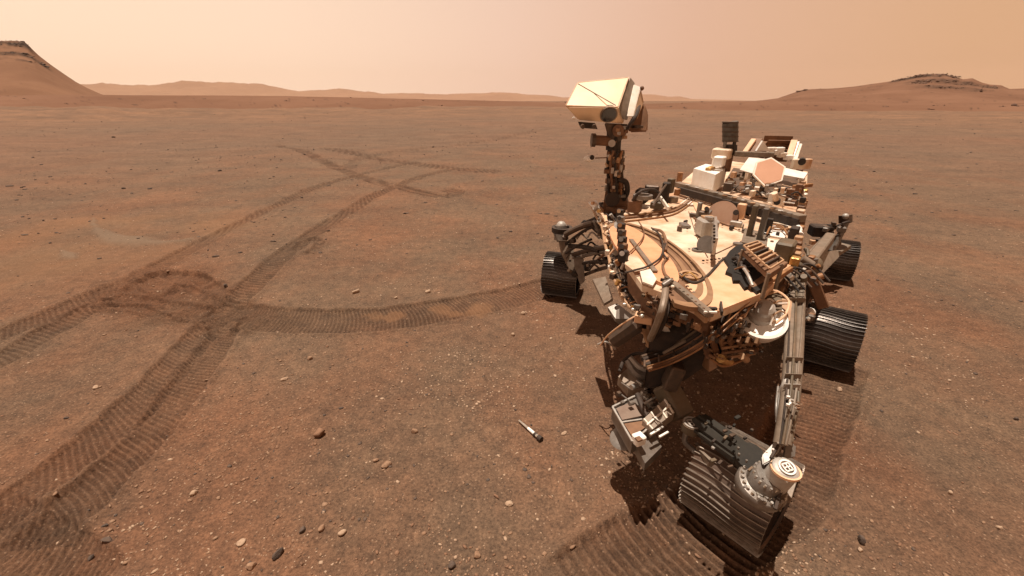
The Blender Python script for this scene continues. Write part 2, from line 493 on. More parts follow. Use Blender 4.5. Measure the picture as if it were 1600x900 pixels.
    at = nd(t, 'ShaderNodeAttribute'); at.attribute_name = 'turned'
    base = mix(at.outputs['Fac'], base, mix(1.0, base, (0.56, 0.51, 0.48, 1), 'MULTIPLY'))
    t.links.new(base, b.inputs['Base Color'])
    bn = nd(t, 'ShaderNodeMath', operation='ADD')
    mlt = nd(t, 'ShaderNodeMath', operation='MULTIPLY'); mlt.inputs[1].default_value = 0.35
    t.links.new(noise(90, 4, 0.8), mlt.inputs[0])
    t.links.new(noise(22, 5, 0.75), bn.inputs[0]); t.links.new(mlt.outputs[0], bn.inputs[1])
    bp = nd(t, 'ShaderNodeBump'); bp.inputs['Strength'].default_value = 0.75
    bp.inputs['Distance'].default_value = 0.026
    t.links.new(bn.outputs[0], bp.inputs['Height']); t.links.new(bp.outputs[0], b.inputs['Normal'])
    return m


SOIL = soil_material()

# ------------------------------------------------------------------ the ground: one polar sheet to the horizon, fine where it is near
th = np.concatenate([np.linspace(-180, -62, 40, endpoint=False), np.arange(-62, 62, 0.11), np.linspace(62, 180, 40, endpoint=False)])
dn = np.concatenate([np.arange(64.0, 18.0, -0.075), np.arange(18.0, 7.0, -0.10)])
rr = CAM_Z / np.tan(np.radians(dn))
rr = np.concatenate([[0.02, 0.2, 0.45, 0.7], rr[rr > 0.85], np.geomspace(16.0, 400, 150)[1:], np.geomspace(400, 6800, 26)[1:]])
TH, RR = np.meshgrid(np.radians(th), rr)
gx = (RR * np.sin(TH)).ravel(); gy = (RR * np.cos(TH)).ravel()
gh, gtrack, gdark, gdune = ground_fields(gx, gy)
NT, NR = len(th), len(rr)
i0 = (np.arange(NR - 1)[:, None] * NT + np.arange(NT)[None, :])
i1 = (np.arange(NR - 1)[:, None] * NT + (np.arange(NT)[None, :] + 1) % NT)
quads = np.stack([i0, i1, i1 + NT, i0 + NT], -1).reshape(-1, 4)[:, ::-1]
inner = gtrack[quads]
qtrack = np.where((inner == inner[:, :1]).all(1), inner[:, 0], -1)
gv = np.c_[gx, gy, gh]
orange = np.zeros(len(gx))
for (u, v, r) in [(120, 350, 1.0), (60, 400, 1.4), (130, 415, 1.1), (40, 370, 1.2), (200, 395, .8), (330, 350, .9), (210, 345, .8)]:
    p = W(u, v)
    orange = np.maximum(orange, sstep(r * 1.3, 0, np.hypot(gx - p.x, gy - p.y) + fbm(gx / .6, gy / .6, 71, 3) * 1.2) * 0.32)
for (u, v, r) in [(745, 483, .22), (690, 480, .15), (590, 492, .14), (712, 486, .10), (612, 488, .12)]:
    p = W(u, v)
    m_ = np.where(np.hypot(gx - p.x, gy - p.y) < r + .15)[0]
    b_ = sstep(r, r * .4, np.hypot(gx[m_] - p.x, gy[m_] - p.y) + fbm(gx[m_] / .12, gy[m_] / .12, 79, 3) * .2)
    orange[m_] = np.maximum(orange[m_], b_ * .45); gdark[m_] *= (1 - .55 * b_)


def sub_ground(name, mask, **props):
    q = quads[mask]
    hit = np.zeros(len(gv), bool); hit[q.ravel()] = True
    used = np.where(hit)[0]
    inv = np.cumsum(hit)[q] - 1
    me = make_mesh(name, gv[used], inv, [SOIL])
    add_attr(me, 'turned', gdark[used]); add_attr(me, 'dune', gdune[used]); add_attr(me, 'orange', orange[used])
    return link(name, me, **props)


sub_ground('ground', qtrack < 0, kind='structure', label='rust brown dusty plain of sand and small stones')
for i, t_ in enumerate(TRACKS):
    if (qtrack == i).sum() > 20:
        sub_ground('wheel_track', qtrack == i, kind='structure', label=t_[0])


# ------------------------------------------------------------------ stones
STONE_MATS = []
for k, (c1, c2) in enumerate([((0.30, 0.185, 0.115), (0.21, 0.115, 0.066)), ((0.235, 0.125, 0.072), (0.15, 0.078, 0.045)),
                              ((0.45, 0.32, 0.22), (0.33, 0.215, 0.14)), ((0.060, 0.045, 0.038), (0.10, 0.07, 0.052))]):
    STONE_MATS.append(mat('stone_%s' % ('tan', 'red', 'pale', 'dark')[k], c1, c2, 0.9, 0, 40, 0.5, 0.15))


def ico_data(sub=1):
    bm = bmesh.new(); bmesh.ops.create_icosphere(bm, subdivisions=sub, radius=1)
    v = np.array([x.co[:] for x in bm.verts]); f = np.array([[y.index for y in x.verts] for x in bm.faces]); bm.free()
    return v, f


V1, F1 = ico_data(1)
V2, F2 = ico_data(2)
V3, F3 = ico_data(3)


def stones(name, pts, sizes, mt, label, squash=0.6, base=(V1, F1), parent=None):
    V, F = base
    n = len(pts); k = len(V)
    vs = np.repeat(V[None], n, 0)
    rad = 1 + 0.32 * rs.normal(size=(n, k)).clip(-1.3, 1.3)
    vs = vs * rad[..., None]
    sc = np.exp(rs.normal(size=(n, 3)) * 0.25); sc[:, 2] *= squash
    vs = vs * sc[:, None, :] * sizes[:, None, None]
    a = rs.uniform(0, 6.28, n); c, s = np.cos(a), np.sin(a)
    x = vs[..., 0] * c[:, None] - vs[..., 1] * s[:, None]; y = vs[..., 0] * s[:, None] + vs[..., 1] * c[:, None]
    vs[..., 0], vs[..., 1] = x, y
    vs = vs + pts[:, None, :]
    f = F[None] + (np.arange(n) * k)[:, None, None]
    me = make_mesh(name, vs.reshape(-1, 3), f.reshape(-1, 3), [mt], smooth=False)
    return link(name, me, parent, kind='stuff', label=label)


CRAGM = mat('crag_rock', (0.095, 0.050, 0.033), (0.15, 0.082, 0.052), 0.95, 0, 0.5, 0.0, 0)


# ------------------------------------------------------------------ hills: crest outline (px) at a distance, with a foot towards the camera
def rock_material(name, sand, sand2, rock, sc=0.02):
    m = bpy.data.materials.new(name); m.use_nodes = True
    t = m.node_tree; b = t.nodes['Principled BSDF']; b.inputs['Roughness'].default_value = 0.95
    b.inputs['Specular IOR Level'].default_value = 0.1
    geo = nd(t, 'ShaderNodeNewGeometry')
    n = nd(t, 'ShaderNodeTexNoise'); n.inputs['Scale'].default_value = sc; n.inputs['Detail'].default_value = 8
    n.inputs['Roughness'].default_value = 0.7
    t.links.new(geo.outputs['Position'], n.inputs['Vector'])
    r = nd(t, 'ShaderNodeValToRGB')
    r.color_ramp.elements[0].position = 0.38; r.color_ramp.elements[0].color = (*sand, 1)
    r.color_ramp.elements[1].position = 0.62; r.color_ramp.elements[1].color = (*sand2, 1)
    t.links.new(n.outputs['Fac'], r.inputs[0])
    at = nd(t, 'ShaderNodeAttribute'); at.attribute_name = 'rock'
    mx = nd(t, 'ShaderNodeMixRGB')
    t.links.new(at.outputs['Fac'], mx.inputs[0]); t.links.new(r.outputs[0], mx.inputs[1])
    mx.inputs[2].default_value = (*rock, 1)
    t.links.new(mx.outputs[0], b.inputs['Base Color'])
    return m


def ridge(name, label, crest, dist, depth, mt, rough=0.06, nth=260, nr=60, ledges=(), back=1.0, seed=0, gully=0.0, boulders=0.0, stones_n=0, wobble=0.05):
    """crest: [(u, v)] outline against the sky; ledges: (u0, u1, height share, strength) bands of rock"""
    az, el = [], []
    for u, v in crest:
        r = ray(u, v); az.append(math.atan2(r.x, r.y)); el.append(r.z / math.hypot(r.x, r.y))
    az = np.array(az); el = np.array(el)
    A = np.linspace(az[0], az[-1], nth)
    E = np.interp(A, az, el)
    Hc = np.maximum(CAM_Z + E * dist, 0.0)
    cx_ = A * 57.3
    Hc = Hc * (1 + wobble * (fbm(cx_ / 2.2, cx_ * 0 + seed, seed, 5, .6)))
    t = np.linspace(-1, 1, nr)
    AA, TT = np.meshgrid(A, t)
    ker = np.hanning(max(5, nth // 4)); ker /= ker.sum()
    pad = len(ker) // 2
    Hs = np.convolve(np.pad(Hc, pad, mode='edge'), ker, 'same')[pad:-pad]
    Hs = np.minimum(Hs, Hc * 1.35 + 0.02 * Hc.max())
    blend = (1 - np.abs(t))[:, None] ** 3
    HH = Hc[None] * blend + Hs[None] * (1 - blend)
    D = dist + np.where(TT < 0, TT * depth, TT * depth * back)
    prof = np.where(TT < 0, (1 + TT) ** 1.15, (1 - TT) ** 1.0)
    x = D * np.sin(AA); y = D * np.cos(AA)
    k = dist / 400
    nz = fbm(x / (14 * k), y / (14 * k), seed, 5, 0.55)
    z = HH * prof * (1 + nz * rough * 3 * (1 - prof) * 1.5)
    z += gully * HH * (np.abs(fbm(x / (30 * k), y / (60 * k), seed + 3, 4)) - .2) * prof * (1 - prof) * 4
    rock = np.zeros_like(z)
    U = np.interp(AA, az, [c[0] for c in crest])
    rn = fbm(x / (5 * k), y / (5 * k), seed + 8, 4, 0.7)
    for (u0, u1, hs, hw, st) in ledges:
        f = np.exp(-((prof + rn * 0.10 - hs) / hw) ** 4) * sstep(u0 - 12, u0 + 8, U) * sstep(u1 + 12, u1 - 8, U) * (TT <= 0.05)
        f = f * np.clip(0.75 + rn * 2.6, 0, 1)
        z += f * HH.max() * 0.035 * st * (0.4 + rn)
        rock = np.maximum(rock, f * st)
    if boulders:
        bn = fbm(x / (2.4 * k), y / (2.4 * k), seed + 15, 3, 0.7)
        rock = np.maximum(rock, sstep(0.24, 0.30, bn) * boulders)
    rocky = (rock > 0.5) & (TT < 0.06)
    z -= 5.0 * (1 - prof) ** 4 + 0.3 * k
    vv = np.c_[x.ravel(), y.ravel(), z.ravel()]
    i0 = (np.arange(nr - 1)[:, None] * nth + np.arange(nth - 1)[None, :])
    q = np.stack([i0, i0 + 1, i0 + 1 + nth, i0 + nth], -1).reshape(-1, 4)[:, ::-1]
    me = make_mesh(name, vv, q, [mt])
    add_attr(me, 'rock', np.clip(rock, 0, 1).ravel())
    o = link(name, me, kind='structure', label=label)
    if stones_n:
        rg = np.random.RandomState(seed)
        ys, xs = np.where(rocky)
        if len(ys):
            pick = rg.randint(0, len(ys), stones_n)
            pts = np.c_[x[ys, xs], y[ys, xs], z[ys, xs]][pick] + rg.normal(size=(stones_n, 3)) * np.array([1.2, 1.2, 0.15]) * k
            sz_ = k * (0.22 + 0.85 * rg.uniform(0, 1, stones_n) ** 2.5)
            stones('crag', pts, sz_, STONE_MATS[3] if seed < 20 else CRAGM, 'dark crags on the ' + label.split(' with')[0], 0.55, parent=o)
    return o


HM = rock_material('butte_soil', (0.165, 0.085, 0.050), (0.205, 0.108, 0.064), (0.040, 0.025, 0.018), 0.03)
HM2 = rock_material('hazed_hill_soil', (0.27, 0.155, 0.10), (0.31, 0.18, 0.115), (0.10, 0.06, 0.04), 0.003)  # pale tone puts some of the distance haze into the soil colour
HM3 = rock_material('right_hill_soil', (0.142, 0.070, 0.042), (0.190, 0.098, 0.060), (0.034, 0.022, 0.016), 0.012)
ridge('hill', 'steep conical butte with dark rock ledges near its flat top at the left edge',
      [(-420, 150), (-330, 128), (-240, 100), (-160, 78), (-110, 70), (-50, 66), (0, 63), (22, 63), (38, 65), (45, 71), (50, 76), (62, 87), (80, 101), (100, 115), (118, 127), (135, 136), (155, 145), (185, 156), (225, 162)],
      420, 170, HM, 0.03, 340, 110, ledges=((-300, 48, .95, .06, 1.0), (-300, 72, .76, .035, 1.0), (-300, 40, .66, .02, .6)), seed=5, gully=0.12, boulders=0.2, stones_n=420)
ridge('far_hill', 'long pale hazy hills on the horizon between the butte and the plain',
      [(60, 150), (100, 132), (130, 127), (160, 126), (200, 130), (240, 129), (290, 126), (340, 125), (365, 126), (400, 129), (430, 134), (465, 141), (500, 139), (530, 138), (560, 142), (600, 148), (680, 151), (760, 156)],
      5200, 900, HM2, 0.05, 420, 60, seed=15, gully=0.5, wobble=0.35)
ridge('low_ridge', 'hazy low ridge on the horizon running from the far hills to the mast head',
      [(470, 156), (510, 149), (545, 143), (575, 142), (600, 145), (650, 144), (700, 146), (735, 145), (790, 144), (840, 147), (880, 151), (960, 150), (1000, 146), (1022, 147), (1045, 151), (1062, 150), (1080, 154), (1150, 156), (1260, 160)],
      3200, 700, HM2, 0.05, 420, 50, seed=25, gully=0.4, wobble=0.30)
ridge('low_rise', 'low orange rise of broken ground in front of the far hills',
      [(-300, 152), (-100, 149), (60, 147), (170, 147), (260, 148), (350, 148), (450, 149), (530, 151), (620, 153), (740, 156), (900, 160)],
      260, 90, HM3, 0.25, 500, 40, seed=35, boulders=0.6, stones_n=90)
ridge('hill', 'broad hill with a dark rocky crest on the right of the horizon',
      [(1140, 160), (1190, 156), (1215, 153), (1235, 146), (1252, 140), (1270, 138), (1300, 137), (1335, 134), (1370, 129), (1400, 125), (1425, 119), (1445, 115), (1475, 115), (1490, 119), (1505, 123), (1520, 121), (1535, 128), (1548, 131), (1565, 132), (1578, 138), (1600, 137), (1640, 139), (1720, 143), (1850, 152)],
      900, 330, HM3, 0.05, 420, 80, ledges=((1395, 1500, .95, .05, 1.0), (1230, 1300, .95, .03, .7), (1420, 1560, .78, .07, .7), (1440, 1540, .60, .05, .6)), seed=45, gully=0.45, boulders=0.45, stones_n=420)
ridge('low_rise', 'low sandy rise with scattered dark rocks below the right hand hill',
      [(1000, 162), (1120, 158), (1200, 157), (1300, 158), (1420, 159), (1500, 160), (1600, 160), (1750, 161), (1900, 163)],
      240, 80, HM3, 0.2, 400, 40, seed=55, boulders=0.7, stones_n=60)

def scatter(n, rmin, rmax, power=1.0):
    a = np.radians(rs.uniform(-60, 60, n)); u = rs.uniform(0, 1, n)
    r = rmin * (rmax / rmin) ** (u ** power)
    x, y = r * np.sin(a), r * np.cos(a)
    return x, y


def thin(x, y, seed, k=1.0):
    """stones gather in loose drifts"""
    keep = rs.uniform(0, 1, len(x)) < np.clip(0.45 + 3.2 * fbm(x / .9, y / .9, seed, 3) * k, 0.08, 1)
    tr = np.zeros(len(x), bool)
    for i in range(len(TRACKS)):
        idx, s, lat = nearest(x, y, PATHS[i], TRACKS[i][2])
        if len(idx):
            tr[idx[(np.abs(lat) < TRACKS[i][2]) & (s > 0)]] = True
    return keep & (~tr | (rs.uniform(0, 1, len(x)) < 0.10))


for k, (n, lo, hi, s0, s1, lab) in enumerate([
        (17000, 0.9, 26, 0.0036, 0.0105, 'tan gravel strewn thinly over the plain'),
        (11000, 0.9, 30, 0.0032, 0.0095, 'reddish gravel strewn thinly over the plain'),
        (15000, 0.9, 20, 0.0032, 0.0100, 'pale gravel bits that catch the sun on the plain'),
        (2600, 1.6, 40, 0.0035, 0.0110, 'dark gravel gathered in loose drifts on the plain')]):
    x, y = scatter(n, lo, hi)
    m = thin(x, y, 200 + k, 1.3 if k != 3 else 2.2); x, y = x[m], y[m]
    h = ground_fields(x, y)[0]
    sz = s0 + (s1 - s0) * rs.uniform(0, 1, len(x)) ** 3.5
    sz = sz * (1 + np.hypot(x, y) * 0.035)
    stones('gravel', np.c_[x, y, h + sz * 0.15], sz, STONE_MATS[k], lab)
# a strewn line of dark rubble across the middle plain, and loose groups of it
uu = rs.uniform(20, 900, 900)
vl = np.interp(uu, [20, 200, 430, 560, 700, 900], [300, 278, 238, 262, 240, 205]) + rs.normal(size=900) * 12
vl = np.clip(vl, 190, 420)
pp = np.array([W(a_, b_)[:] for a_, b_ in zip(uu, vl)])
kk = rs.uniform(0, 1, 900) < np.clip(.5 + 3 * fbm(pp[:, 0] / 1.2, pp[:, 1] / 1.2, 270, 3), .05, 1) * np.where(uu < 480, .55, .35)
pp = pp[kk]
hh = ground_fields(pp[:, 0].copy(), pp[:, 1].copy())[0]
sq = (0.008 + 0.024 * rs.uniform(0, 1, len(pp)) ** 3) * (0.5 + np.hypot(pp[:, 0], pp[:, 1]) * 0.05)
stones('rubble', np.c_[pp[:, 0], pp[:, 1], hh + sq * .1], sq, STONE_MATS[3], 'strewn line of dark rubble across the middle plain')
# rubble of dark stones on the middle plain and beyond
x, y = scatter(7000, 6, 120, 0.9)
m = thin(x, y, 260, 2.6) & (rs.uniform(0, 1, len(x)) < 0.75); x, y = x[m], y[m]
h = ground_fields(x, y)[0]
sz = (0.009 + 0.026 * rs.uniform(0, 1, len(x)) ** 4) * (0.75 + np.hypot(x, y) * 0.024)
stones('rubble', np.c_[x, y, h + sz * 0.1], sz, STONE_MATS[3], 'dark rubble scattered over the far plain')


def rock(u, v, w, hgt, mt, label, rot=0.0, elong=1.0, seed=1, group=None):
    """one stone that can be picked out: w, hgt in metres"""
    r = np.random.RandomState(seed)
    V, F = V3, F3
    d = np.zeros(len(V))
    for _ in range(9):                                  # flat facets cut off a ball
        nrm = r.normal(size=3); nrm /= np.linalg.norm(nrm)
        lim = r.uniform(0.55, 0.85)
        pr = V @ nrm
        d = np.maximum(d, np.where(pr > lim, 1 - lim / np.maximum(pr, 1e-6), 0))
    vv = V * (1 - d)[:, None]
    vv = vv * (1 + 0.04 * r.normal(size=len(V)))[:, None]
    vv = vv * np.array([w * elong, w, hgt]) * 0.5
    c, s = math.cos(rot), math.sin(rot)
    vv = np.c_[vv[:, 0] * c - vv[:, 1] * s, vv[:, 0] * s + vv[:, 1] * c, vv[:, 2]]
    me = make_mesh('rock', vv, F, [STONE_MATS[mt]], smooth=False)
    p = W(u, v)
    z = ground_fields(np.array([p.x]), np.array([p.y]))[0][0]
    o = link('rock', me, label=label, category='rock', group=group or 'stones one can pick out on the plain')
    o.location = (p.x, p.y, z + hgt * 0.22)
    return o


ROCKS = [
    (500, 682, .066, .075, 1, 'rounded reddish rock with a black shadow, alone on the open soil', 0.4, 1.2),
    (648, 677, .045, .04, 0, 'small grey tan rock to the right of the rounded reddish rock', 0.2, 1.1),
    (604, 729, .052, .045, 0, 'lumpy grey rock below the line between two single rocks', 0.8, 1.2),
    (588, 722, .030, .025, 0, 'small flat stone touching the lumpy grey rock', 0.2, 1.2),
    (557, 457, .045, .06, 2, 'pale upright pointed stone above the ribbed track', 0.9, 2.4),
    (669, 456, .055, .055, 2, 'pale pinkish stone just above the ribbed track near its middle', 0.5, 1.3),
    (619, 465, .040, .035, 2, 'small light stone above the track between the pointed and the pinkish stone', 0.1, 1.0),
    (428, 378, .032, .035, 3, 'black flat elongated rock on the middle plain', 0.05, 3.0),
    (484, 560, .035, .04, 0, 'tan stone just below the ribbed track', 1.1, 1.4),
    (445, 592, .032, .03, 2, 'slender light stone lying slanted below the track', 0.6, 2.2),
    (437, 870, .03, .05, 3, 'dark greenish jagged rock near the bottom edge', 1.2, 2.2),
    (474, 833, .028, .035, 3, 'small black rock above the jagged dark rock', 1.3, 1.5),
    (171, 849, .030, .02, 3, 'dark curved flat stone beside the lower left track', 0.1, 2.0),
    (142, 871, .020, .022, 3, 'small dark upright stone at the bottom left', 1.4, 1.6),
    (166, 826, .018, .018, 3, 'dark slab next to the wide lower left track', 0.6, 1.9),
    (305, 773, .036, .035, 2, 'pale pinkish stone in the lower left open soil', 0.9, 1.2),
    (378, 852, .036, .03, 2, 'pale tan stone left of the jagged dark rock', 0.9, 1.2),
    (395, 889, .036, .04, 0, 'grey stone on the bottom edge left of the jagged dark rock', 0.5, 1.2),
    (503, 830, .030, .035, 0, 'light stone right of the small black rock', 1.4, 1.5),
    (535, 837, .028, .03, 2, 'slanting pale stone near the bottom, second from the small black rock', 0.8, 1.7),
    (706, 885, .034, .035, 3, 'dark grey pebble on the bottom edge left of centre', 0.7, 1.4),
    (795, 789, .040, .025, 2, 'flat pale stone in the open soil below the metal tube', 0.4, 1.3),
    (776, 777, .022, .02, 1, 'small reddish stone slanting beside the flat pale stone', 2.3, 2.0),
    (881, 678, .030, .022, 2, 'light oval stone right of the metal tube', 0.4, 1.5),
    (817, 491, .046, .045, 2, 'pale stone below the wheel under the mast', 0.4, 1.0),
    (802, 524, .036, .04, 2, 'pale stone below the pale stone under the mast wheel', 0.3, 1.1),
    (745, 870, .036, .034, 0, 'tan stone near the bottom edge below the flat pale stone', 0.3, 1.1),
    (1344, 848, .030, .055, 3, 'thin black upright stone right of the front wheel', 1.3, 1.6),
    (1343, 861, .026, .028, 2, 'pale round stone just below the thin black upright stone', 0.3, 1.0),
    (1483, 771, .026, .028, 2, 'pale round pebble alone on the right of the plain', 0.3, 1.0),
    (1312, 608, .034, .055, 2, 'pale pointed chip just below the middle wheel', 1.1, 1.3),
    (1587, 655, .028, .03, 3, 'dark pebble near the right edge', 0.3, 1.0),
    (1560, 826, .026, .028, 2, 'light pebble near the lower right corner', 0.3, 1.0),
    (150, 606, .036, .036, 2, 'light stone beside the upper lane of the wide left track', 0.9, 1.2),
    (16, 293, .09, .05, 3, 'black rock at the left edge of the middle plain', 0.1, 2.0),
    (194, 296, .07, .05, 3, 'dark rock on the middle plain below the butte', 0.1, 1.5),
    (343, 266, .09, .07, 3, 'dark rock in the strewn line of rubble, right end', 0.1, 1.4),
    (178, 216, .14, .11, 3, 'lone dark boulder far out below the hazy hills', 0.1, 1.4),
    (475, 241, .11, .08, 3, 'dark rock at the far end of the distant track', 0.2, 2.0),
    (632, 333, .05, .04, 3, 'dark rock below the end of the distant track', 0.2, 1.5),
    (353, 449, .035, .06, 3, 'small black rock beside the churned soil', 0.2, 1.2),
    (38, 367, .06, .03, 3, 'dark flat rock left of the grey sand ripple', 0.1, 2.0),
    (1030, 232, .10, .07, 3, 'dark rock beyond the deck right of the mast', 0.1, 1.6),
    (925, 222, .10, .07, 3, 'dark rocks seen left of the mast column', 0.1, 1.8),
]
for i, (u, v, w, hg, mt, lab, rot, el) in enumerate(ROCKS):
    rock(u, v, w, hg, mt, lab, rot, el, seed=300 + i)


# ------------------------------------------------------------------ mesh building helpers
def mpx(p, n=1.0):
    """metres that n photograph pixels span at the distance of p"""
    return n * (p.y * CP - (p.z - CAM_Z) * SP) / FPX


def msz(p, v):
    """a size of 1 or more is given in pixels, a smaller one in metres"""
    return mpx(p, v) if v >= 1 else v


class MB:
    def __init__(self):
        self.bm = bmesh.new()

    def _place(self, vs, M):
        bmesh.ops.transform(self.bm, matrix=M, verts=vs)

    def box(self, c, size, x=(1, 0, 0), z=(0, 0, 1), bev=0.12, raw=False):
        c = Vector(c); size = size if raw else tuple(msz(c, k) for k in size)
        x = Vector(x).normalized(); z = Vector(z)
        y = z.cross(x).normalized(); z = x.cross(y).normalized()
        M = Matrix.Translation(Vector(c)) @ Matrix((x, y, z)).transposed().to_4x4() @ Matrix.Diagonal((*size, 1))
        r = bmesh.ops.create_cube(self.bm, size=1, matrix=M)
        if bev:
            es = list({e for v in r['verts'] for e in v.link_edges})
            bmesh.ops.bevel(self.bm, geom=es, offset=min(size) * bev, segments=1, affect='EDGES', clamp_overlap=True)
        return self

    def bar(self, a, b, w, h=None, up=(0, 0, 1), bev=0.12):
        a, b = Vector(a), Vector(b); d = b - a
        w = msz((a + b) / 2, w); h = msz((a + b) / 2, h) if h else h
        upv = Vector(up)
        if abs(d.normalized().dot(upv.normalized())) > 0.98:
            upv = Vector((0, 1, 0))
        return self.box((a + b) / 2, (d.length, w, h or w), x=d, z=upv, bev=bev, raw=True)

    def cyl(self, a, b, r1, r2=None, seg=16, caps=True):
        a, b = Vector(a), Vector(b); d = b - a
        r1 = msz(a, r1); r2 = msz(b, r2) if r2 else r2
        q = d.to_track_quat('Z', 'Y').to_matrix().to_4x4()
        M = Matrix.Translation((a + b) / 2) @ q
        bmesh.ops.create_cone(self.bm, cap_ends=caps, segments=seg, radius1=r1, radius2=r1 if r2 is None else r2, depth=d.length, matrix=M)
        return self

    def ball(self, c, r, sc=(1, 1, 1), sub=2):
        r = msz(Vector(c), r)
        M = Matrix.Translation(Vector(c)) @ Matrix.Diagonal((r * sc[0], r * sc[1], r * sc[2], 1))
        bmesh.ops.create_icosphere(self.bm, subdivisions=sub, radius=1, matrix=M)
        return self

    def tube(self, pts, r, seg=8, curve=True):
        p = [Vector(x) for x in pts]
        r = msz(sum(p, Vector()) / len(p), r)
        if curve and len(p) > 2:
            e = [p[0] * 2 - p[1]] + p + [p[-1] * 2 - p[-2]]
            out = []
            for i in range(1, len(e) - 2):
                for k in range(6):
                    t = k / 6
                    out.append(0.5 * ((2 * e[i]) + (-e[i - 1] + e[i + 1]) * t + (2 * e[i - 1] - 5 * e[i] + 4 * e[i + 1] - e[i + 2]) * t * t
                                      + (-e[i - 1] + 3 * e[i] - 3 * e[i + 1] + e[i + 2]) * t ** 3))
            out.append(p[-1]); p = out
        rings = []
        n = None
        for i, c in enumerate(p):
            d = (p[min(i + 1, len(p) - 1)] - p[max(i - 1, 0)]).normalized()
            if n is None:
                n = d.orthogonal().normalized()
            else:
                n = (n - d * n.dot(d))
                n = n.normalized() if n.length > 1e-6 else d.orthogonal().normalized()
            b = d.cross(n)
            rings.append([self.bm.verts.new(c + (n * math.cos(a) + b * math.sin(a)) * r) for a in [2 * math.pi * k / seg for k in range(seg)]])
        for i in range(len(rings) - 1):
            for k in range(seg):
                self.bm.faces.new((rings[i][k], rings[i][(k + 1) % seg], rings[i + 1][(k + 1) % seg], rings[i + 1][k]))
        self.bm.faces.new(rings[0][::-1]); self.bm.faces.new(rings[-1])
        return self

    def hull(self, pts, bev=0.0):
        vs = [self.bm.verts.new(Vector(p)) for p in pts]
        r = bmesh.ops.convex_hull(self.bm, input=vs)
        junk = list({g for g in r['geom_interior'] + r['geom_unused'] if isinstance(g, bmesh.types.BMVert)})
        if junk:
            bmesh.ops.delete(self.bm, geom=junk, context='VERTS')
        if bev:
            vs = [v for v in vs if v.is_valid]
            es = [e for e in {e for v in vs for e in v.link_edges} if len(e.link_faces) == 2 and e.calc_face_angle(0) > 0.3]
            bmesh.ops.bevel(self.bm, geom=es, offset=bev, segments=2, affect='EDGES', clamp_overlap=True)
        return self

    def plate(self, pts, thick, down=(0, 0, -1)):
        """outline of points, given real thickness downwards"""
        d = Vector(down) * thick
        top = [self.bm.verts.new(Vector(p)) for p in pts]
        bot = [self.bm.verts.new(Vector(p) + d) for p in pts]
        self.bm.faces.new(top); self.bm.faces.new(bot[::-1])
        n = len(pts)
        for i in range(n):
            self.bm.faces.new((top[i], bot[i], bot[(i + 1) % n], top[(i + 1) % n]))
        return self

    def ring(self, c, r1, r2, h, seg=48, a0=0, a1=2 * math.pi, sc=(1, 1), rot=0.0):
        """flat ring or arc of rectangular section lying level, bottom at c.z"""
        c = Vector(c); full = abs(a1 - a0 - 2 * math.pi) < 1e-4
        rows = []
        for k in range(seg + (0 if full else 1)):
            a = a0 + (a1 - a0) * k / seg
            row = []
            for (r, z) in ((r1, 0), (r2, 0), (r2, h), (r1, h)):
                x, y = r * math.cos(a) * sc[0], r * math.sin(a) * sc[1]
                row.append(self.bm.verts.new(c + Vector((x * math.cos(rot) - y * math.sin(rot), x * math.sin(rot) + y * math.cos(rot), z))))
            rows.append(row)
        n = len(rows)
        for k in range(n if full else n - 1):
            a, b = rows[k], rows[(k + 1) % n]
            for j in range(4):
                self.bm.faces.new((a[j], a[(j + 1) % 4], b[(j + 1) % 4], b[j]))
        if not full:
            self.bm.faces.new(rows[0]); self.bm.faces.new(rows[-1][::-1])
        return self

    def lathe(self, prof, origin, axis, seg=32):
        """prof: (radius, distance along the axis)"""
        q = Vector(axis).to_track_quat('Z', 'Y').to_matrix()
        o = Vector(origin); rows = []
        for r, t in prof:
            rows.append([self.bm.verts.new(o + q @ Vector((r * math.cos(2 * math.pi * k / seg), r * math.sin(2 * math.pi * k / seg), t))) for k in range(seg)])
        for i in range(len(rows) - 1):
            for k in range(seg):
                self.bm.faces.new((rows[i][k], rows[i][(k + 1) % seg], rows[i + 1][(k + 1) % seg], rows[i + 1][k]))
        self.bm.faces.new(rows[0][::-1]); self.bm.faces.new(rows[-1])
        return self

    def build(self, name, m, parent, smooth=True, label=None):
        bmesh.ops.recalc_face_normals(self.bm, faces=self.bm.faces)
        me = bpy.data.meshes.new(name); self.bm.to_mesh(me); self.bm.free()
        me.materials.append(m)
        if smooth:
            me.polygons.foreach_set('use_smooth', np.ones(len(me.polygons), dtype=bool))
            me.set_sharp_from_angle(angle=R(35))
        o = link(name, me, parent)
        if label:
            o['label'] = label
        return o


def empty(name, loc=(0, 0, 0), parent=None, **props):
    o = bpy.data.objects.new(name, None); COL.objects.link(o)
    o.location = loc; o.empty_display_size = 0.1
    if parent is not None:
        o.parent = parent
    for k, v in props.items():
        o[k] = v
    return o

# ================================================================== THE ROVER
BASE = W(1150, 560, 0.0)
ROV = empty('rover', BASE, label='six wheeled exploration rover with a boxy camera mast, dusty cream deck and dark ribbed wheels', category='rover')
OFF = Matrix.Translation(-BASE)


def rp(mb, name, m, label=None, smooth=True, parent=None):
    o = mb.build(name, m, parent or ROV, smooth, label)
    if parent is None:
        o.matrix_parent_inverse = OFF
    return o


ZD = 1.10                                             # deck level
e1 = (W(1255, 330, ZD) - W(1112, 490, ZD)); e1.z = 0; e1.normalize()      # front -> rear
e2 = Vector((e1.y, -e1.x, 0))                                            # towards the rover's left (camera side)
UP = Vector((0, 0, 1))


def ramp01(t):
    return max(0.0, min(1.0, t))


def D(u, v, z=ZD):                                    # on the deck; the front corner structure hangs lower
    return W(u, v, z - 0.20 * ramp01((v - 495) / 50) * ramp01((1112 - u) / 45))


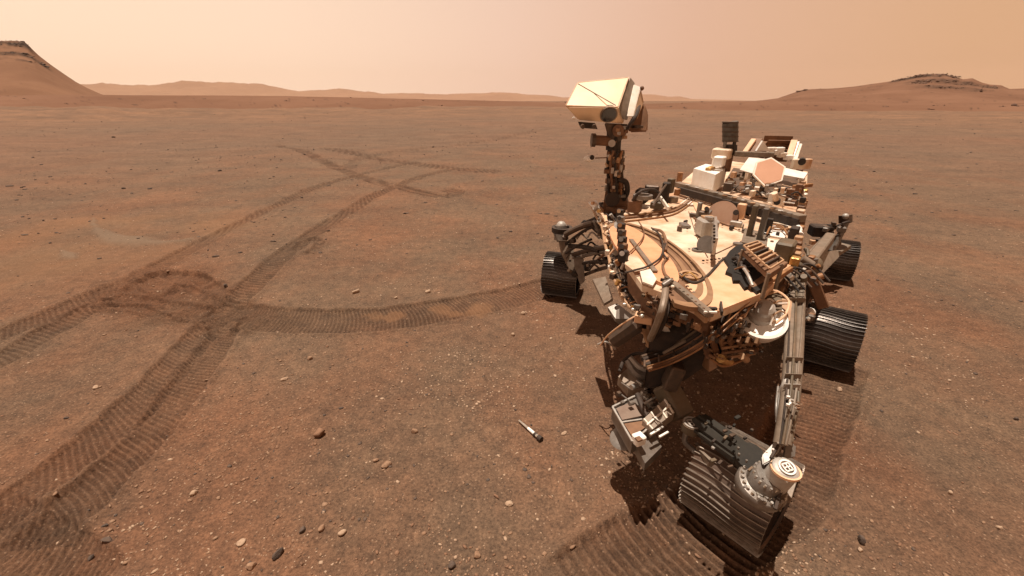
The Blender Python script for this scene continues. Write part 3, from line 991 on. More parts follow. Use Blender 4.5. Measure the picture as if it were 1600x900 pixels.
def T(u, v, z):                                       # on the tool turret, which hangs near the ground
    return W(u, v, z - 0.14 * ramp01((1120 - u) / 60))


# ---- chassis and deck
deck_px = [(966, 338), (1062, 287), (1086, 266), (1130, 250), (1262, 268), (1258, 334), (1240, 412), (1196, 458), (1112, 492), (1048, 462), (1004, 446), (978, 410)]
top = [D(u, v, ZD) for u, v in deck_px]
ctr = sum(top, Vector()) / len(top)
rp(MB().plate(top, 0.035), 'deck', CREAM, 'dusty cream top deck with pinkish stains')
low = [ctr + (p - ctr) * 0.97 for p in top]
rp(MB().plate([Vector((p.x, p.y, ZD - 0.037)) for p in low], 0.10), 'chassis_side', BROWN)
low = [ctr + (p - ctr) * 0.86 for p in top]
rp(MB().plate([Vector((p.x, p.y, ZD - 0.139)) for p in low], 0.26), 'belly_box', BROWN)
low = [ctr + (p - ctr) * 0.72 for p in top]
rp(MB().plate([Vector((p.x, p.y, ZD - 0.40)) for p in low], 0.18), 'belly_pan', DARK)


# deck panel seams and edge
def line_on_deck(pts, name, m, r=0.006, z=ZD, label=None):
    return rp(MB().tube([D(u, v, z + (r if r < 1 else .008)) for u, v in pts], r, 7), name, m, label)


# raised front panel step
fp = [(1070, 445), (1100, 437), (1134, 404), (1172, 402), (1236, 414), (1196, 456), (1113, 489)]
rp(MB().plate([D(u, v, ZD + 0.016) for u, v in fp], 0.013), 'deck_panel', PEACH)
line_on_deck([(1062, 428), (1078, 440), (1092, 440), (1108, 428), (1130, 405), (1150, 396)], 'cable', BLACK, 2.0, ZD + 0.014)
# second deck panels towards the rear
rp(MB().plate([D(u, v, ZD + 0.010) for u, v in [(1092, 297), (1128, 306), (1108, 322), (1062, 318)]], 0.007), 'deck_panel', WHITE)
rp(MB().plate([D(u, v, ZD + 0.012) for u, v in [(1190, 345), (1232, 352), (1226, 372), (1192, 366)]], 0.009), 'deck_panel', PURE)
rp(MB().plate([D(u, v, ZD + 0.012) for u, v in [(1080, 312), (1125, 316), (1148, 334), (1120, 340), (1090, 334)]], 0.008), 'deck_panel', PEACH)

# ---- the round cover at the front right of the deck
OCHRE = mat('ochre_rail', (.30, .165, .085), (.20, .105, .05), .55, 0, 12, .1, .2)
cc = D(1012, 402, ZD)
RC = (D(1072, 402, ZD) - D(952, 402, ZD)).length / 2
RY = (D(1012, 344, ZD) - D(1012, 458, ZD)).length / 2
asp = RY / RC
rp(MB().ring(cc + UP * 0.002, RC * 0.93, RC * 1.00, 0.022, 72, R(-110), R(125), (1, asp)), 'ring_rim', OCHRE)
rp(MB().ring(cc + UP * 0.002, RC * 0.50, RC * 0.92, 0.006, 72, R(-110), R(130), (1, asp)), 'ring_channel', BROWN)
rp(MB().ring(cc + UP * 0.002, RC * 0.80, RC * 0.88, 0.016, 60, R(-85), R(110), (1, asp)), 'ring_rail', OCHRE)
rp(MB().ring(cc + UP * 0.002, RC * 0.60, RC * 0.70, 0.012, 60, R(-60), R(85), (1, asp)), 'ring_rail', OCHRE)
cd_ = D(998, 392, ZD)
cp = []
for k in range(40):
    a = 2 * math.pi * k / 40
    cp.append(cd_ + Vector((math.cos(a) * RC * 0.60, math.sin(a) * RC * 0.80 * asp, 0.020)))
rp(MB().plate(cp, 0.018), 'round_cover', mat('orange_dusted_cover', (.74, .37, .20), (.60, .27, .13), .55, 0, 7, .05, .3), 'orange dusted round cover plate')
rp(MB().bar(D(986, 374, ZD + .03), D(1024, 424, ZD + .03), 7, 0.010), 'cover_strap', TAUPE)
rp(MB().plate([D(u, v, ZD + .026) for u, v in [(982, 396), (996, 400), (1012, 420), (992, 424), (976, 412)]], .005), 'cover_plate', CREAM)
rp(MB().plate([D(u, v, ZD + .027) for u, v in [(1000, 424), (1016, 420), (1026, 436), (1020, 446), (1004, 440)]], .008), 'cover_plate', WHITE)
line_on_deck([(1018, 356), (1030, 366), (1036, 384), (1032, 402), (1012, 416), (992, 422), (976, 426)], 'cable', BLACK, 1.5, ZD + 0.03)
line_on_deck([(1020, 358), (1034, 362), (1040, 376), (1040, 392)], 'hose', BROWN, 2.4, ZD + 0.02)
line_on_deck([(998, 346), (1006, 360), (1003, 374), (990, 388), (980, 398)], 'cable', BROWN, 1.1, ZD + 0.03)
line_on_deck([(1044, 402), (1036, 412), (1038, 426), (1046, 436)], 'hose', BROWN, 2.2, ZD + 0.02)
line_on_deck([(1040, 380), (1036, 394), (1042, 404)], 'cable', BLACK, 1.4, ZD + 0.03)

# pale plate and brown skirt under the front lip
rp(MB().hull([D(998, 426, 1.06), D(1022, 416, 1.06), D(1034, 444, 1.06), D(1016, 452, 1.06), D(998, 428, 1.02), D(1030, 450, 1.02)], 0.004), 'corner_plate', WHITE)
rp(MB().plate([D(u, v, z) for u, v, z in [(982, 424, 1.05), (1004, 448, 1.05), (1032, 468, 1.05), (1040, 500, .98), (1026, 520, .94), (1004, 478, .98), (984, 450, 1.0)]], 0.02, (-.2, .3, -1)), 'front_skirt', BROWN)
rp(MB().tube([D(988, 430, 1.06), D(1000, 452, 1.05), D(1022, 480, 1.02), D(1030, 515, .98)], 2.2, 8), 'skirt_edge', BROWN)

# ---- front bay: deep dark box with bright hardware inside, framed by the tan beam and the harness
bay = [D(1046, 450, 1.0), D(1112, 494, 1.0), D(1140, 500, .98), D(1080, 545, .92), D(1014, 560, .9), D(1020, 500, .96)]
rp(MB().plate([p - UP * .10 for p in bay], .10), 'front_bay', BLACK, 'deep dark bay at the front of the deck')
rp(MB().bar(D(1050, 442, ZD + .02), D(1110, 492, ZD + .02), 12, 9), 'tool_beam', TAUPE, 'long taupe beam with a row of small marks')
rp(MB().bar(D(1044, 450, ZD - .02), D(1104, 501, ZD - .02), 5, 9), 'beam_flange', TAN)
for k in range(8):
    q = D(1062 + k * 6.3, 450 + k * 5.2, ZD + .035)
    rp(MB().box(q, (2.2, 3.5, 1.5), e1), 'beam_mark', OLIVE if k % 2 else BROWN)
for k in range(9):
    q = D(1042 + random.uniform(-8, 16), 436 + random.uniform(-4, 9), ZD + .05)
    rp(MB().box(q, (random.uniform(4, 9), random.uniform(3, 6), 5), (1, random.uniform(-1, 1), 0)), 'beam_head', random.choice([BLACK, DARK, OLIVE, TAUPE]))
rp(MB().cyl(D(1036, 446, ZD + .05), D(1048, 438, ZD + .07), 4), 'beam_pin', GREY)
rp(MB().ball(D(1051, 448, ZD + .05), 3.0), 'round_nut', WHITE)
rp(MB().tube([D(1040, 442, 1.14), D(1039, 462, 1.12), D(1034, 485, 1.08), D(1026, 508, 1.03), D(1016, 530, .98)], 5.5, 10), 'curved_strap', TAUPE, 'curved grey strap down the front corner')
rp(MB().tube([D(1044, 446, 1.10), D(1044, 470, 1.08), D(1038, 500, 1.03), D(1026, 524, .99)], 4, 8), 'hose', BLACK)
rp(MB().tube([D(1050, 456, 1.06), D(1062, 478, 1.0), D(1080, 500, .96), D(1098, 508, .96)], 2, 8), 'hose', DARK)
rp(MB().tube([D(1024, 520, .97), D(1034, 536, .93), D(1052, 544, .92), D(1066, 538, .94)], 5, 10), 'bay_ring', BLACK)
rp(MB().hull([D(1030, 504, .97), D(1038, 500, .99), D(1048, 518, .96), D(1040, 526, .94), D(1030, 514, .93), D(1044, 524, .92)], .003), 'bright_bracket', PURE)
for k in range(44):
    u = random.uniform(1036, 1092); v = random.uniform(476, 530)
    if abs((u - 1036) * .75 + 462 - v) < 4 or v < 462 + (u - 1036) * .62:
        v = 466 + (u - 1036) * .62 + random.uniform(0, 14)
    q = D(u, v, .93 + random.uniform(0, .04))
    m_ = random.choice([TAN, TAN, GREY, LGREY, COPPER, GOLD, BLACK, OLIVE, CREAM, SILVER, BROWN])
    d_ = Vector((random.uniform(-1, 1), random.uniform(-1, 1), 0))
    if k % 3:
        rp(MB().box(q, (random.uniform(3, 9), random.uniform(2, 4), random.uniform(2, 5)), d_), 'connector', m_)
    else:
        rp(MB().cyl(q, q + d_.normalized() * mpx(q, 7), random.uniform(1.5, 3), seg=10), 'connector', m_)
rp(MB().box(D(1110, 488, ZD + .03), (20, 3.2, 3.5), (1, -.04, 0)), 'white_stripe_plate', PURE)
rp(MB().box(D(1110, 482, ZD + .02), (20, 6, 4), (1, -.04, 0)), 'black_block', BLACK)
rp(MB().bar(D(1126, 474, ZD + .03), D(1128, 490, ZD + .03), 3, 8), 'black_block', BLACK)
# harness: flat dark bundle with a copper line from the lower front corner up to the deck's left edge
H0 = [(1006, 566, .95), (1044, 553, .96), (1084, 532, .98), (1122, 504, 1.0), (1154, 476, 1.04), (1180, 452, 1.07), (1200, 430, 1.10)]
for off, m, r in [(-9, DARK, 3.0), (-4, BLACK, 3.5), (1, BROWN, 2.5), (5, BLACK, 3.5), (9, OLIVE, 2.2), (12, BROWN, 2.0)]:
    pts = [D(u + off * .45, v + off * .9, z) for u, v, z in H0]
    rp(MB().tube(pts, r, 8), 'harness', m)
rp(MB().tube([D(u + 8, v + 14, z) for u, v, z in H0[:-1]], 1.5, 7), 'cable', COPPER, 'orange copper cable along the dark harness')
rp(MB().tube([D(u + 5, v + 7, z + .03) for u, v, z in H0[:-1]], 1.1, 7), 'cable', COPPER)
rp(MB().bar(D(1052, 542, .99), D(1112, 498, 1.02), 8, 3), 'harness_tray', OLIVE)
rp(MB().bar(D(1036, 552, .98), D(1072, 532, 1.0), 5, 3), 'harness_tray', TAUPE)
for k in range(10):
    t = k / 9 * 5.4; i_ = int(t); f_ = t - i_
    a_ = Vector(H0[i_]).lerp(Vector(H0[i_ + 1]), f_)
    q = D(a_.x + 1, a_.y + 3, a_.z + .02)
    rp(MB().box(q, (3, 19, 5), e1 * .4 + e2 * .9), 'harness_clip', DARK)

# ---- brown ribbed belly hanging under the left front
for k in range(7):
    a = D(1098 + k * 14, 526 + k * 1.0, .93); b = D(1108 + k * 13.0, 560 - k * 3.5, .80)
    rp(MB().bar(a, b, .014, .03), 'belly_rib', random.choice([OCHRE, BROWN, OCHRE]))
rp(MB().hull([D(1096, 530, .86), D(1190, 512, .86), D(1182, 542, .80), D(1112, 562, .80), D(1104, 536, .78), D(1184, 516, .78)]), 'belly_fairing', BLACK)
rp(MB().hull([D(1082, 556, .80), D(1108, 548, .84), D(1122, 574, .76), D(1108, 582, .74), D(1084, 560, .76)], .003), 'belly_tab', OCHRE)
for k in range(5):
    rp(MB().bar(D(1128, 528 + 8 * k, .925 - .027 * k), D(1180, 520 + 8 * k, .925 - .027 * k), .010, .014), 'belly_slat', BROWN if k % 2 else OCHRE)
rp(MB().cyl(D(1126, 560, .82), D(1140, 566, .76), .022, seg=12), 'valve', GOLD)
rp(MB().cyl(D(1158, 556, .82), D(1166, 562, .76), .018, seg=12), 'valve', TAN)
rp(MB().tube([D(1110, 560, .80), D(1130, 572, .76), D(1160, 562, .77), D(1184, 544, .80)], .007), 'cable', COPPER)

random.seed(41)
for k in range(60):
    u = random.uniform(1092, 1192); v = random.uniform(518, 556) - (u - 1140) * .12
    q = D(u, v, .90 - (v - 518) * .002)
    m_ = random.choice([TAN, BROWN, BROWN, OLIVE, OCHRE, BLACK, BLACK, OLIVE, DARK])
    if k % 3:
        rp(MB().box(q, (random.uniform(4, 13), random.uniform(2, 4), random.uniform(2, 5)), e1 * random.uniform(-1, 1) + e2), 'belly_fitting', m_)
    else:
        rp(MB().tube([q, q + e2 * mpx(q, 8) - UP * .01, q + e2 * mpx(q, 14) + UP * .01 - e1 * .03], 1.3), 'cable', m_)

epl = [(1000, 446), (1048, 464), (1112, 494), (1154, 478), (1196, 460), (1240, 414)]
for k in range(95):
    t = random.uniform(0, len(epl) - 1.001); i_ = int(t); f_ = t - i_
    u = epl[i_][0] * (1 - f_) + epl[i_ + 1][0] * f_; v = epl[i_][1] * (1 - f_) + epl[i_ + 1][1] * f_
    q = D(u, v, ZD); q = q - (ctr - q).normalized() * random.uniform(.0, .025) - UP * random.uniform(.03, .16)
    m_ = random.choice([BLACK, BLACK, DARK, BROWN, BLACK, OLIVE, OCHRE, GREY, GREY])
    if k % 3:
        rp(MB().box(q, (random.uniform(4, 12), random.uniform(3, 6), random.uniform(3, 9)), (e2 if i_ < 2 else e1) + UP * random.uniform(-.2, .2)), 'edge_connector', m_)
    else:
        rp(MB().tube([q, q + e1 * mpx(q, 9) + UP * .02, q + e1 * mpx(q, 18) - UP * .02], random.uniform(1, 1.8)), 'cable', random.choice([BLACK, BROWN, BLACK, COPPER]))

# ---- white bowl with its grey knob and wire cage (shoulder of the arm)
wb = D(1190, 500, .97)
ax = (UP * 1.0 + Vector((-.25, -.55, 0))).normalized()
rp(MB().lathe([(.055, -.085), (.095, -.06), (.112, -.01), (.112, .012), (.098, .016), (.092, 0), (.05, -.01)], wb, ax, 36), 'shoulder_bowl', PURE, 'white round shoulder housing')
rp(MB().lathe([(.060, -.01), (.062, .035), (.048, .05), (.046, .075), (.030, .09), (.012, .092)], wb + Vector((.01, .03, .01)), ax, 28), 'shoulder_knob', LGREY)
rp(MB().hull([D(1156, 492, .98), D(1150, 500, .97), D(1166, 510, .93), D(1172, 496, .95), D(1160, 488, .95)], .003), 'bowl_tab', PURE)
cage_top = [D(1196, 452, 1.07), D(1216, 456, 1.07), D(1232, 470, 1.05), D(1228, 490, 1.02), D(1212, 505, .98)]
cage_low = [D(1160, 490, 1.0), D(1176, 478, 1.02), D(1192, 484, 1.03), D(1206, 494, 1.01), D(1204, 508, .97)]
rp(MB().tube(cage_top, .0065), 'cage_wire', PEACH)
rp(MB().tube(cage_low, .0065), 'cage_wire', WHITE)
for a, b in zip(cage_top, cage_low):
    rp(MB().tube([a, (a + b) / 2 + UP * .02, b], 1.4), 'cage_wire', TAN)
rp(MB().tube([D(1162, 496, .98), D(1178, 470, 1.05), D(1196, 452, 1.07)], .007), 'cage_wire', PEACH)
rp(MB().tube([D(1182, 492, .99), D(1200, 468, 1.06), D(1214, 474, 1.05), D(1230, 474, 1.04)], .006), 'cage_wire', WHITE)
rp(MB().tube([D(1150, 504, .96), D(1166, 482, 1.03), D(1192, 470, 1.06)], .008), 'cage_wire', COPPER)
rp(MB().plate([D(1196, 456, 1.05), D(1222, 462, 1.05), D(1222, 484, 1.03), D(1200, 480, 1.03)], .008), 'cage_plate', OLIVE)
rp(MB().hull([D(1208, 462, 1.02), D(1238, 470, 1.02), D(1234, 504, .96), D(1218, 516, .90), D(1210, 500, .90), D(1236, 480, .86)], .004), 'side_panel', TAN)

# ---- deck furniture
# cylinder-like fittings and instrument boxes
rp(MB().plate([D(u, v, ZD + .014) for u, v in [(1132, 284), (1146, 262), (1246, 274), (1252, 322), (1150, 298)]], .012), 'rear_bay', DARK, 'dark equipment bay behind the long beam')
p = D(1102, 366, ZD + .02)
rp(MB().box(p + UP * .05, (.115, .12, .12), (1, .06, 0)), 'instrument_box', LGREY, 'silver instrument box with a notched rail')
rp(MB().box(p + UP * .115, (.075, .07, .02), (1, .06, 0)), 'box_window', TAN)
rp(MB().cyl(p + Vector((-.01, -.03, .11)), p + Vector((-.01, -.03, .13)), .028, seg=20), 'box_port', SILVER)
rp(MB().bar(D(1116, 350, ZD + .12), D(1117, 385, ZD + .12), .016, .10), 'notched_rail', SILVER)
for k in range(6):
    q = D(1116, 353 + 5 * k, ZD + .175)
    rp(MB().box(q, (.010, .010, .012), (1, 0, 0)), 'rail_notch', BLACK)
rp(MB().cyl(D(1104, 382, ZD), D(1104, 382, ZD + .05), .055, seg=24), 'box_foot', GREY)
rp(MB().cyl(D(1129, 336, ZD), D(1129, 336, ZD + .06), .105, seg=40), 'round_puck', mat('pink_lid', (.50, .33, .24), (.44, .27, .185), .6, 0, 9, .05, .2), 'flat round pinkish lid on the deck')
rp(MB().cyl(D(1129, 338, ZD), D(1129, 338, ZD + .022), .115, seg=40), 'puck_base', BROWN)
rp(MB().box(D(1098, 340, ZD + .05), (.05, .06, .1), e1), 'sensor', DARK)
rp(MB().box(D(1092, 330, ZD + .06), (.03, .03, .14), e1), 'sensor', GREY)
rp(MB().cyl(D(1106, 330, ZD), D(1104, 326, ZD + .14), .016, seg=12), 'sensor', BLACK)
rp(MB().box(D(1084, 336, ZD + .02), (.06, .03, .03), e2), 'sensor', DARK)
rp(MB().bar(D(1096, 346, ZD + .04), D(1118, 322, ZD + .10), .016), 'sensor_strut', GREY)
rp(MB().box(D(1070, 352, ZD + .012), (.10, .055, .022), e1 - e2 * .8), 'deck_fitting', GREY)
rp(MB().box(D(1062, 357, ZD + .02), (.03, .03, .04), e1), 'deck_fitting', DARK)
q = D(1090, 392, ZD)
rp(MB().ring(q, .022, .036, .012, 28), 'vent_ring', GREY)
rp(MB().cyl(q, q + UP * .006, .022, seg=20), 'vent_core', OLIVE)
q = D(1078, 432, ZD + .014)
rp(MB().ring(q, .040, .056, .012, 32), 'vent_ring', TAN)
rp(MB().cyl(q, q + UP * .008, .030, seg=24), 'vent_core', TAN)
rp(MB().tube([D(1066, 432, ZD + .03), D(1078, 426, ZD + .035), D(1090, 436, ZD + .03)], 1.2), 'cable', GOLD)
q = D(1152, 383, ZD)
rp(MB().cyl(q, q + UP * .015, .028, seg=20), 'vent_core', GREY)
q = D(1032, 470, 1.06)
# twin tall grey brackets
for (u0, v0, u1, v1, m) in [(1168, 372, 1172, 322, OLIVE), (1184, 378, 1186, 326, BLUE)]:
    a = D(u0, v0, ZD); b = D(u1, v1, ZD + .12)
    rp(MB().box(a + UP * .10 + e1 * .03, (.030, .055, .24), e2, bev=.08), 'tall_bracket', m)
rp(MB().plate([D(1158, 378, ZD + .012), D(1196, 386, ZD + .012), D(1204, 366, ZD + .012), D(1164, 356, ZD + .012)], .010), 'bracket_base', TAUPE)
rp(MB().box(D(1158, 330, ZD + .06), (.05, .06, .12), e1), 'small_tower', PEACH)
rp(MB().cyl(D(1150, 332, ZD), D(1150, 332, ZD + .09), .020, seg=14), 'small_post', BLACK)
rp(MB().box(D(1150, 350, ZD + .02), (.08, .035, .04), e2), 'deck_fitting', LGREY)
rp(MB().box(D(1166, 396, ZD + .02), (.05, .03, .03), e2), 'deck_fitting', GREY)
# fittings right of the brackets: coil, bolted plate
rp(MB().plate([D(1200, 372, ZD + .03), D(1226, 378, ZD + .03), D(1216, 404, ZD + .03), D(1196, 398, ZD + .03)], .02), 'bolted_plate', WHITE)
for (u, v) in [(1206, 378), (1219, 381), (1213, 396), (1202, 393)]:
    q = D(u, v, ZD + .03)
    rp(MB().cyl(q, q + UP * .008, .010, seg=10), 'bolt', BROWN)
rp(MB().ring(D(1214, 358, ZD + .02), .03, .042, .01, 24), 'coil', COPPER)
rp(MB().tube([D(1198, 366, ZD + .03), D(1206, 352, ZD + .06), D(1222, 354, ZD + .05), D(1230, 366, ZD + .03)], 1.4), 'cable', COPPER)
rp(MB().box(D(1200, 352, ZD + .06), (.03, .05, .1), e1), 'sensor', BLACK)
# ribbed fin rack standing on the deck's left edge, black patch painted for shadow and dark hardware under it
fr = [D(1162, 384, ZD + .16), D(1184, 377, ZD + .16), D(1224, 407, ZD + .16), D(1203, 420, ZD + .16)]
for k in range(4):
    rp(MB().bar(fr[k], fr[(k + 1) % 4], 2.6, 3), 'rack_frame', TAN)
for k in range(1, 7):
    t = k / 7
    rp(MB().bar(fr[0].lerp(fr[3], t), fr[1].lerp(fr[2], t), .010, .02), 'rack_slat', TAN if k % 3 else BLACK)
rp(MB().plate([p - UP * .03 for p in fr], .02), 'rack_floor', BROWN)
for p0 in fr:
    rp(MB().bar(p0 - UP * .02, p0 - UP * .15, .014), 'rack_leg', TAUPE)
shadow_patch = [D(u, v, ZD + .035) for u, v in [(1140, 392), (1150, 384), (1163, 380), (1212, 420), (1196, 448), (1183, 455), (1172, 446), (1164, 449), (1156, 438), (1146, 438), (1144, 428), (1134, 424), (1139, 414), (1132, 404)]]
rp(MB().plate(shadow_patch, .03), 'shadow_hardware_patch', mat('painted_shadow_black', (.012, .009, .007), (.022, .015, .011), .95, 0, 40, .8, 0), 'black patch standing in for shadow and dark hardware beside the ribbed rack')
for k in range(26):
    a = D(1142 + random.uniform(0, 30), 400 + random.uniform(0, 22), ZD + .05)
    b = a + Vector((random.uniform(-.02, .10), random.uniform(-.10, .02), random.uniform(0, .02)))
    rp(MB().tube([a, (a + b) / 2 + UP * .02, b], random.uniform(1.2, 3.2)), 'hose', random.choice([BLACK, BLACK, BLACK, BROWN]))
rp(MB().tube([D(1158, 414, ZD + .06), D(1168, 428, ZD + .08), D(1176, 446, ZD + .05)], .007), 'cable', LGREY)
rp(MB().bar(D(1172, 452, ZD + .02), D(1226, 412, ZD + .06), .03, .03), 'edge_rail', BROWN)
rp(MB().bar(D(1180, 456, ZD + .0), D(1236, 420, ZD + .04), .02, .03), 'edge_rail', COPPER)

for pts in [[(1076, 330), (1090, 372), (1106, 402)], [(1120, 345), (1160, 362), (1200, 372)], [(1066, 410), (1076, 424)], [(1110, 400), (1140, 386), (1160, 376)], [(1130, 408), (1176, 450)], [(1112, 440), (1150, 470)], [(1072, 322), (1110, 322)], [(1230, 374), (1240, 408)]]:
    line_on_deck(pts, 'panel_seam', BROWN, .0025, ZD + .002)
for k in range(60):
    if k < 36:
        a = random.choice([((1070, 316), (1078, 400)), ((1080, 410), (1130, 404)), ((1116, 488), (1190, 458)), ((1074, 448), (1114, 486)), ((1120, 350), (1190, 368)), ((1140, 404), (1190, 446))])
        t = random.randint(0, 8) / 8
        u, v = a[0][0] + (a[1][0] - a[0][0]) * t, a[0][1] + (a[1][1] - a[0][1]) * t
        q = D(u, v, ZD + .014)
        rp(MB().cyl(q, q + UP * .005, .0075, seg=8), 'bolt', random.choice([BROWN, GREY, DARK]))
    else:
        u, v = random.choice([(1070, 350), (1140, 352), (1166, 360), (1120, 320), (1180, 340), (1210, 340), (1096, 345), (1226, 360), (1236, 386)])
        q = D(u + random.uniform(-12, 12), v + random.uniform(-7, 7), ZD + .02)
        rp(MB().box(q, (random.uniform(3, 9), random.uniform(2, 5), random.uniform(3, 8)), e1 + e2 * random.uniform(-.3, .3)), 'deck_fitting', random.choice([BLACK, GREY, TAUPE, DARK, LGREY, BROWN, COPPER]))
line_on_deck([(1084, 340), (1100, 350), (1120, 346), (1140, 352), (1158, 346)], 'cable', BROWN, 1.4)
line_on_deck([(1110, 330), (1128, 322), (1150, 326), (1170, 336)], 'cable', BLACK, 1.3)
line_on_deck([(1196, 372), (1206, 390), (1222, 396), (1236, 404)], 'cable', BLACK, 1.8)

# ---- the long dark beam across the deck and the rear equipment
zb = ZD + .10
rp(MB().bar(D(1058, 288, zb), D(1254, 342, zb), 13, .05, bev=.06), 'cross_beam', TAUPE, 'long grey brown beam lying across the deck')
rp(MB().bar(D(1060, 297, zb - .03), D(1248, 349, zb - .03), 6, .06, bev=.06), 'beam_painted_shadow', BLACK)  # black bar standing in for the shadow along the beam
for k in range(12):
    q = D(1075 + k * 14.5, 289 + k * 4.0, zb + .028)
    rp(MB().box(q, (7, 5, 1.5), e2), 'beam_clip', random.choice([LGREY, GREY, TAN, SILVER]))
for u, v in [(1060, 290), (1248, 340)]:
    q = D(u, v, ZD)
    rp(MB().cyl(q, q + UP * .14, .03, seg=16), 'beam_post', COPPER)
# cable run from the mast foot along the deck edge
for off, m, r in [(0, BROWN, 2.2), (5, COPPER, 1.3), (-4, TAN, 1.5)]:
    line_on_deck([(975, 341 + off), (1010, 337 + off), (1052, 330 + off), (1078, 314 + off), (1086, 304 + off), (1068, 298 + off)], 'cable', m, r)
# upper-left dark clutter between mast and beam
for (u, v, z, s, m, nm) in [(1003, 306, .10, (.12, .10, .12), BLACK, 'motor'), (1018, 300, .12, (.07, .12, .12), DARK, 'motor'), (1040, 300, .16, (.06, .06, .16), BLACK, 'connector'),
                            (1048, 290, .2, (.05, .05, .12), OLIVE, 'connector'), (1030, 318, .06, (.20, .10, .06), OLIVE, 'junction_box'), (1050, 312, .08, (.10, .06, .05), TAUPE, 'junction_box'),
                            (992, 322, .08, (.08, .1, .1), BROWN, 'junction_box'), (1058, 300, .10, (.05, .04, .06), COPPER, 'connector')]:
    rp(MB().box(D(u, v, ZD + z), s, e1 + e2 * random.uniform(-.4, .4)), nm, m)
rp(MB().ring(D(1004, 310, ZD + .14), .05, .075, .03, 30), 'motor_ring', GREY)
rp(MB().bar(D(1030, 306, ZD + .12), D(1044, 326, ZD + .1), .014, .03), 'strut', WHITE)
rp(MB().tube([D(985, 318, ZD + .1), D(1000, 300, ZD + .2), D(1020, 296, ZD + .2), D(1036, 306, ZD + .12)], .012), 'hose', BLACK)
rp(MB().tube([D(1020, 322, ZD + .1), D(1040, 290, ZD + .22), D(1052, 286, ZD + .2)], .009), 'hose', DARK)

# rear left: white boxes
q = D(1112, 268, ZD + .16)
rp(MB().plate([D(1084, 263, ZD + .21), D(1103, 256, ZD + .21), D(1136, 262, ZD + .21), D(1118, 273, ZD + .21)], .18), 'electronics_box', PURE, 'white box with a round dark port at the rear of the deck')
q = P(1096, 277, D(1096, 277, ZD + .08).y - .05)
rp(MB().cyl(q, q + Vector((-.01, -.05, .02)), .028, seg=18), 'box_port', BLACK)
for (u, v) in [(1088, 286), (1104, 290)]:
    rp(MB().cyl(D(u, v, ZD + .0), D(u, v, ZD + .05), .018, seg=12), 'box_foot', BLACK)
rp(MB().box(D(1110, 263, ZD + .225), (.16, .05, .03), e1), 'gold_cap', GOLD)
rp(MB().box(D(1126, 256, ZD + .24), (.17, .14, .14), e1), 'electronics_box', WHITE)
rp(MB().box(D(1128, 240, ZD + .36), (.17, .12, .10), e2), 'electronics_box', CREAM)
rp(MB().box(D(1124, 252, ZD + .30), (.10, .10, .10), e1), 'electronics_box', PURE)
rp(MB().box(D(1120, 246, ZD + .28), (.04, .04, .09), e1), 'connector', BLACK)
# the drum antenna
uh = D(1140, 236, ZD + .38)
rp(MB().cyl(uh - UP * .20, uh + UP * .03, .045, seg=20), 'antenna_mast', BROWN)
rp(MB().cyl(uh - UP * .03, uh + UP * .06, .075, .06, seg=20), 'antenna_base', BLACK)
uht = P(1141, 191, uh.y); uhb = P(1141, 220, uh.y)
for k in range(5):
    q = uhb.lerp(uht, k / 4)
    rp(MB().cyl(q - UP * .006, q + UP * .006, 12, seg=36), 'drum_band', DARK)
rp(MB().cyl(uhb, uht, 11.2, seg=36), 'drum_antenna', BLUE, 'dark grey drum shaped antenna')
for k in range(4):
    a = k * 1.57 + .4
    rp(MB().cyl(uhb + Vector((math.cos(a) * .06, math.sin(a) * .06, -.07)), uhb + Vector((math.cos(a) * .06, math.sin(a) * .06, 0)), .014, seg=8), 'antenna_leg', random.choice([BLACK, GREY, BROWN]))
# the hexagonal dish facing the camera
hx = [(1228, 252), (1181, 259 - 4), (1179, 272), (1197, 289), (1219, 280), (1223, 262)]
hx = [(1205, 247), (1226, 261), (1221, 281), (1196, 290), (1178, 272), (1183, 254)]
hc = sum((Vector((u, v)) for u, v in hx), Vector((0, 0))) / 6
yh = D(1203, 312, ZD).y + .05
back = Vector((.30, .80, -.45)).normalized()


def hexp(s, d, dy=0.0):
    out = []
    for u, v in hx:
        uu, vv = hc.x + (u - hc.x) * s, hc.y + (v - hc.y) * s
        out.append(P(uu, vv, yh + (262 - vv) * -0.0 + (270 - vv) * 0.006 + dy) + back * d)
    return out


rp(MB().plate(hexp(1.07, 0.0), .030, back), 'dish_rim', WHITE)
rp(MB().plate(hexp(0.96, -0.004), .02, back), 'dish_face', SALMON, 'six sided salmon coloured dish face')
hcw = sum(hexp(1, 0), Vector()) / 6
rp(MB().cyl(hcw + back * .03, hcw + back * .14, .05, seg=16), 'dish_gimbal', BLACK)
rp(MB().cyl(hcw + back * .12, Vector((hcw.x + .05, hcw.y + .12, ZD)), .04, seg=16), 'dish_post', DARK)
# white plates either side of the dish
yb = yh + .30
rp(MB().hull([P(1170, 246, yb), P(1196, 248, yb), P(1180, 272, yb - .16), P(1156, 265, yb - .16), P(1170, 246, yb + .03), P(1196, 248, yb + .03), P(1180, 273, yb - .13), P(1156, 266, yb - .13)]), 'rear_plate', PURE)
rp(MB().hull([P(1226, 262, yb), P(1262, 270, yb), P(1256, 279, yb - .14), P(1224, 273, yb - .14), P(1226, 262, yb + .05), P(1262, 272, yb + .05), P(1256, 280, yb + .05)]), 'rear_plate', PURE)
yr = yh + .75
rp(MB().bar(P(1148, 240, yr - .35), P(1208, 242, yr - .35), .05, .05), 'rear_beam', TAUPE)
rp(MB().plate([P(1192, 220, yr - .3), P(1203, 236, yr - .3), P(1182, 236, yr - .3)], .03, (0, 1, 0)), 'white_gusset', PURE, 'white triangular plate')
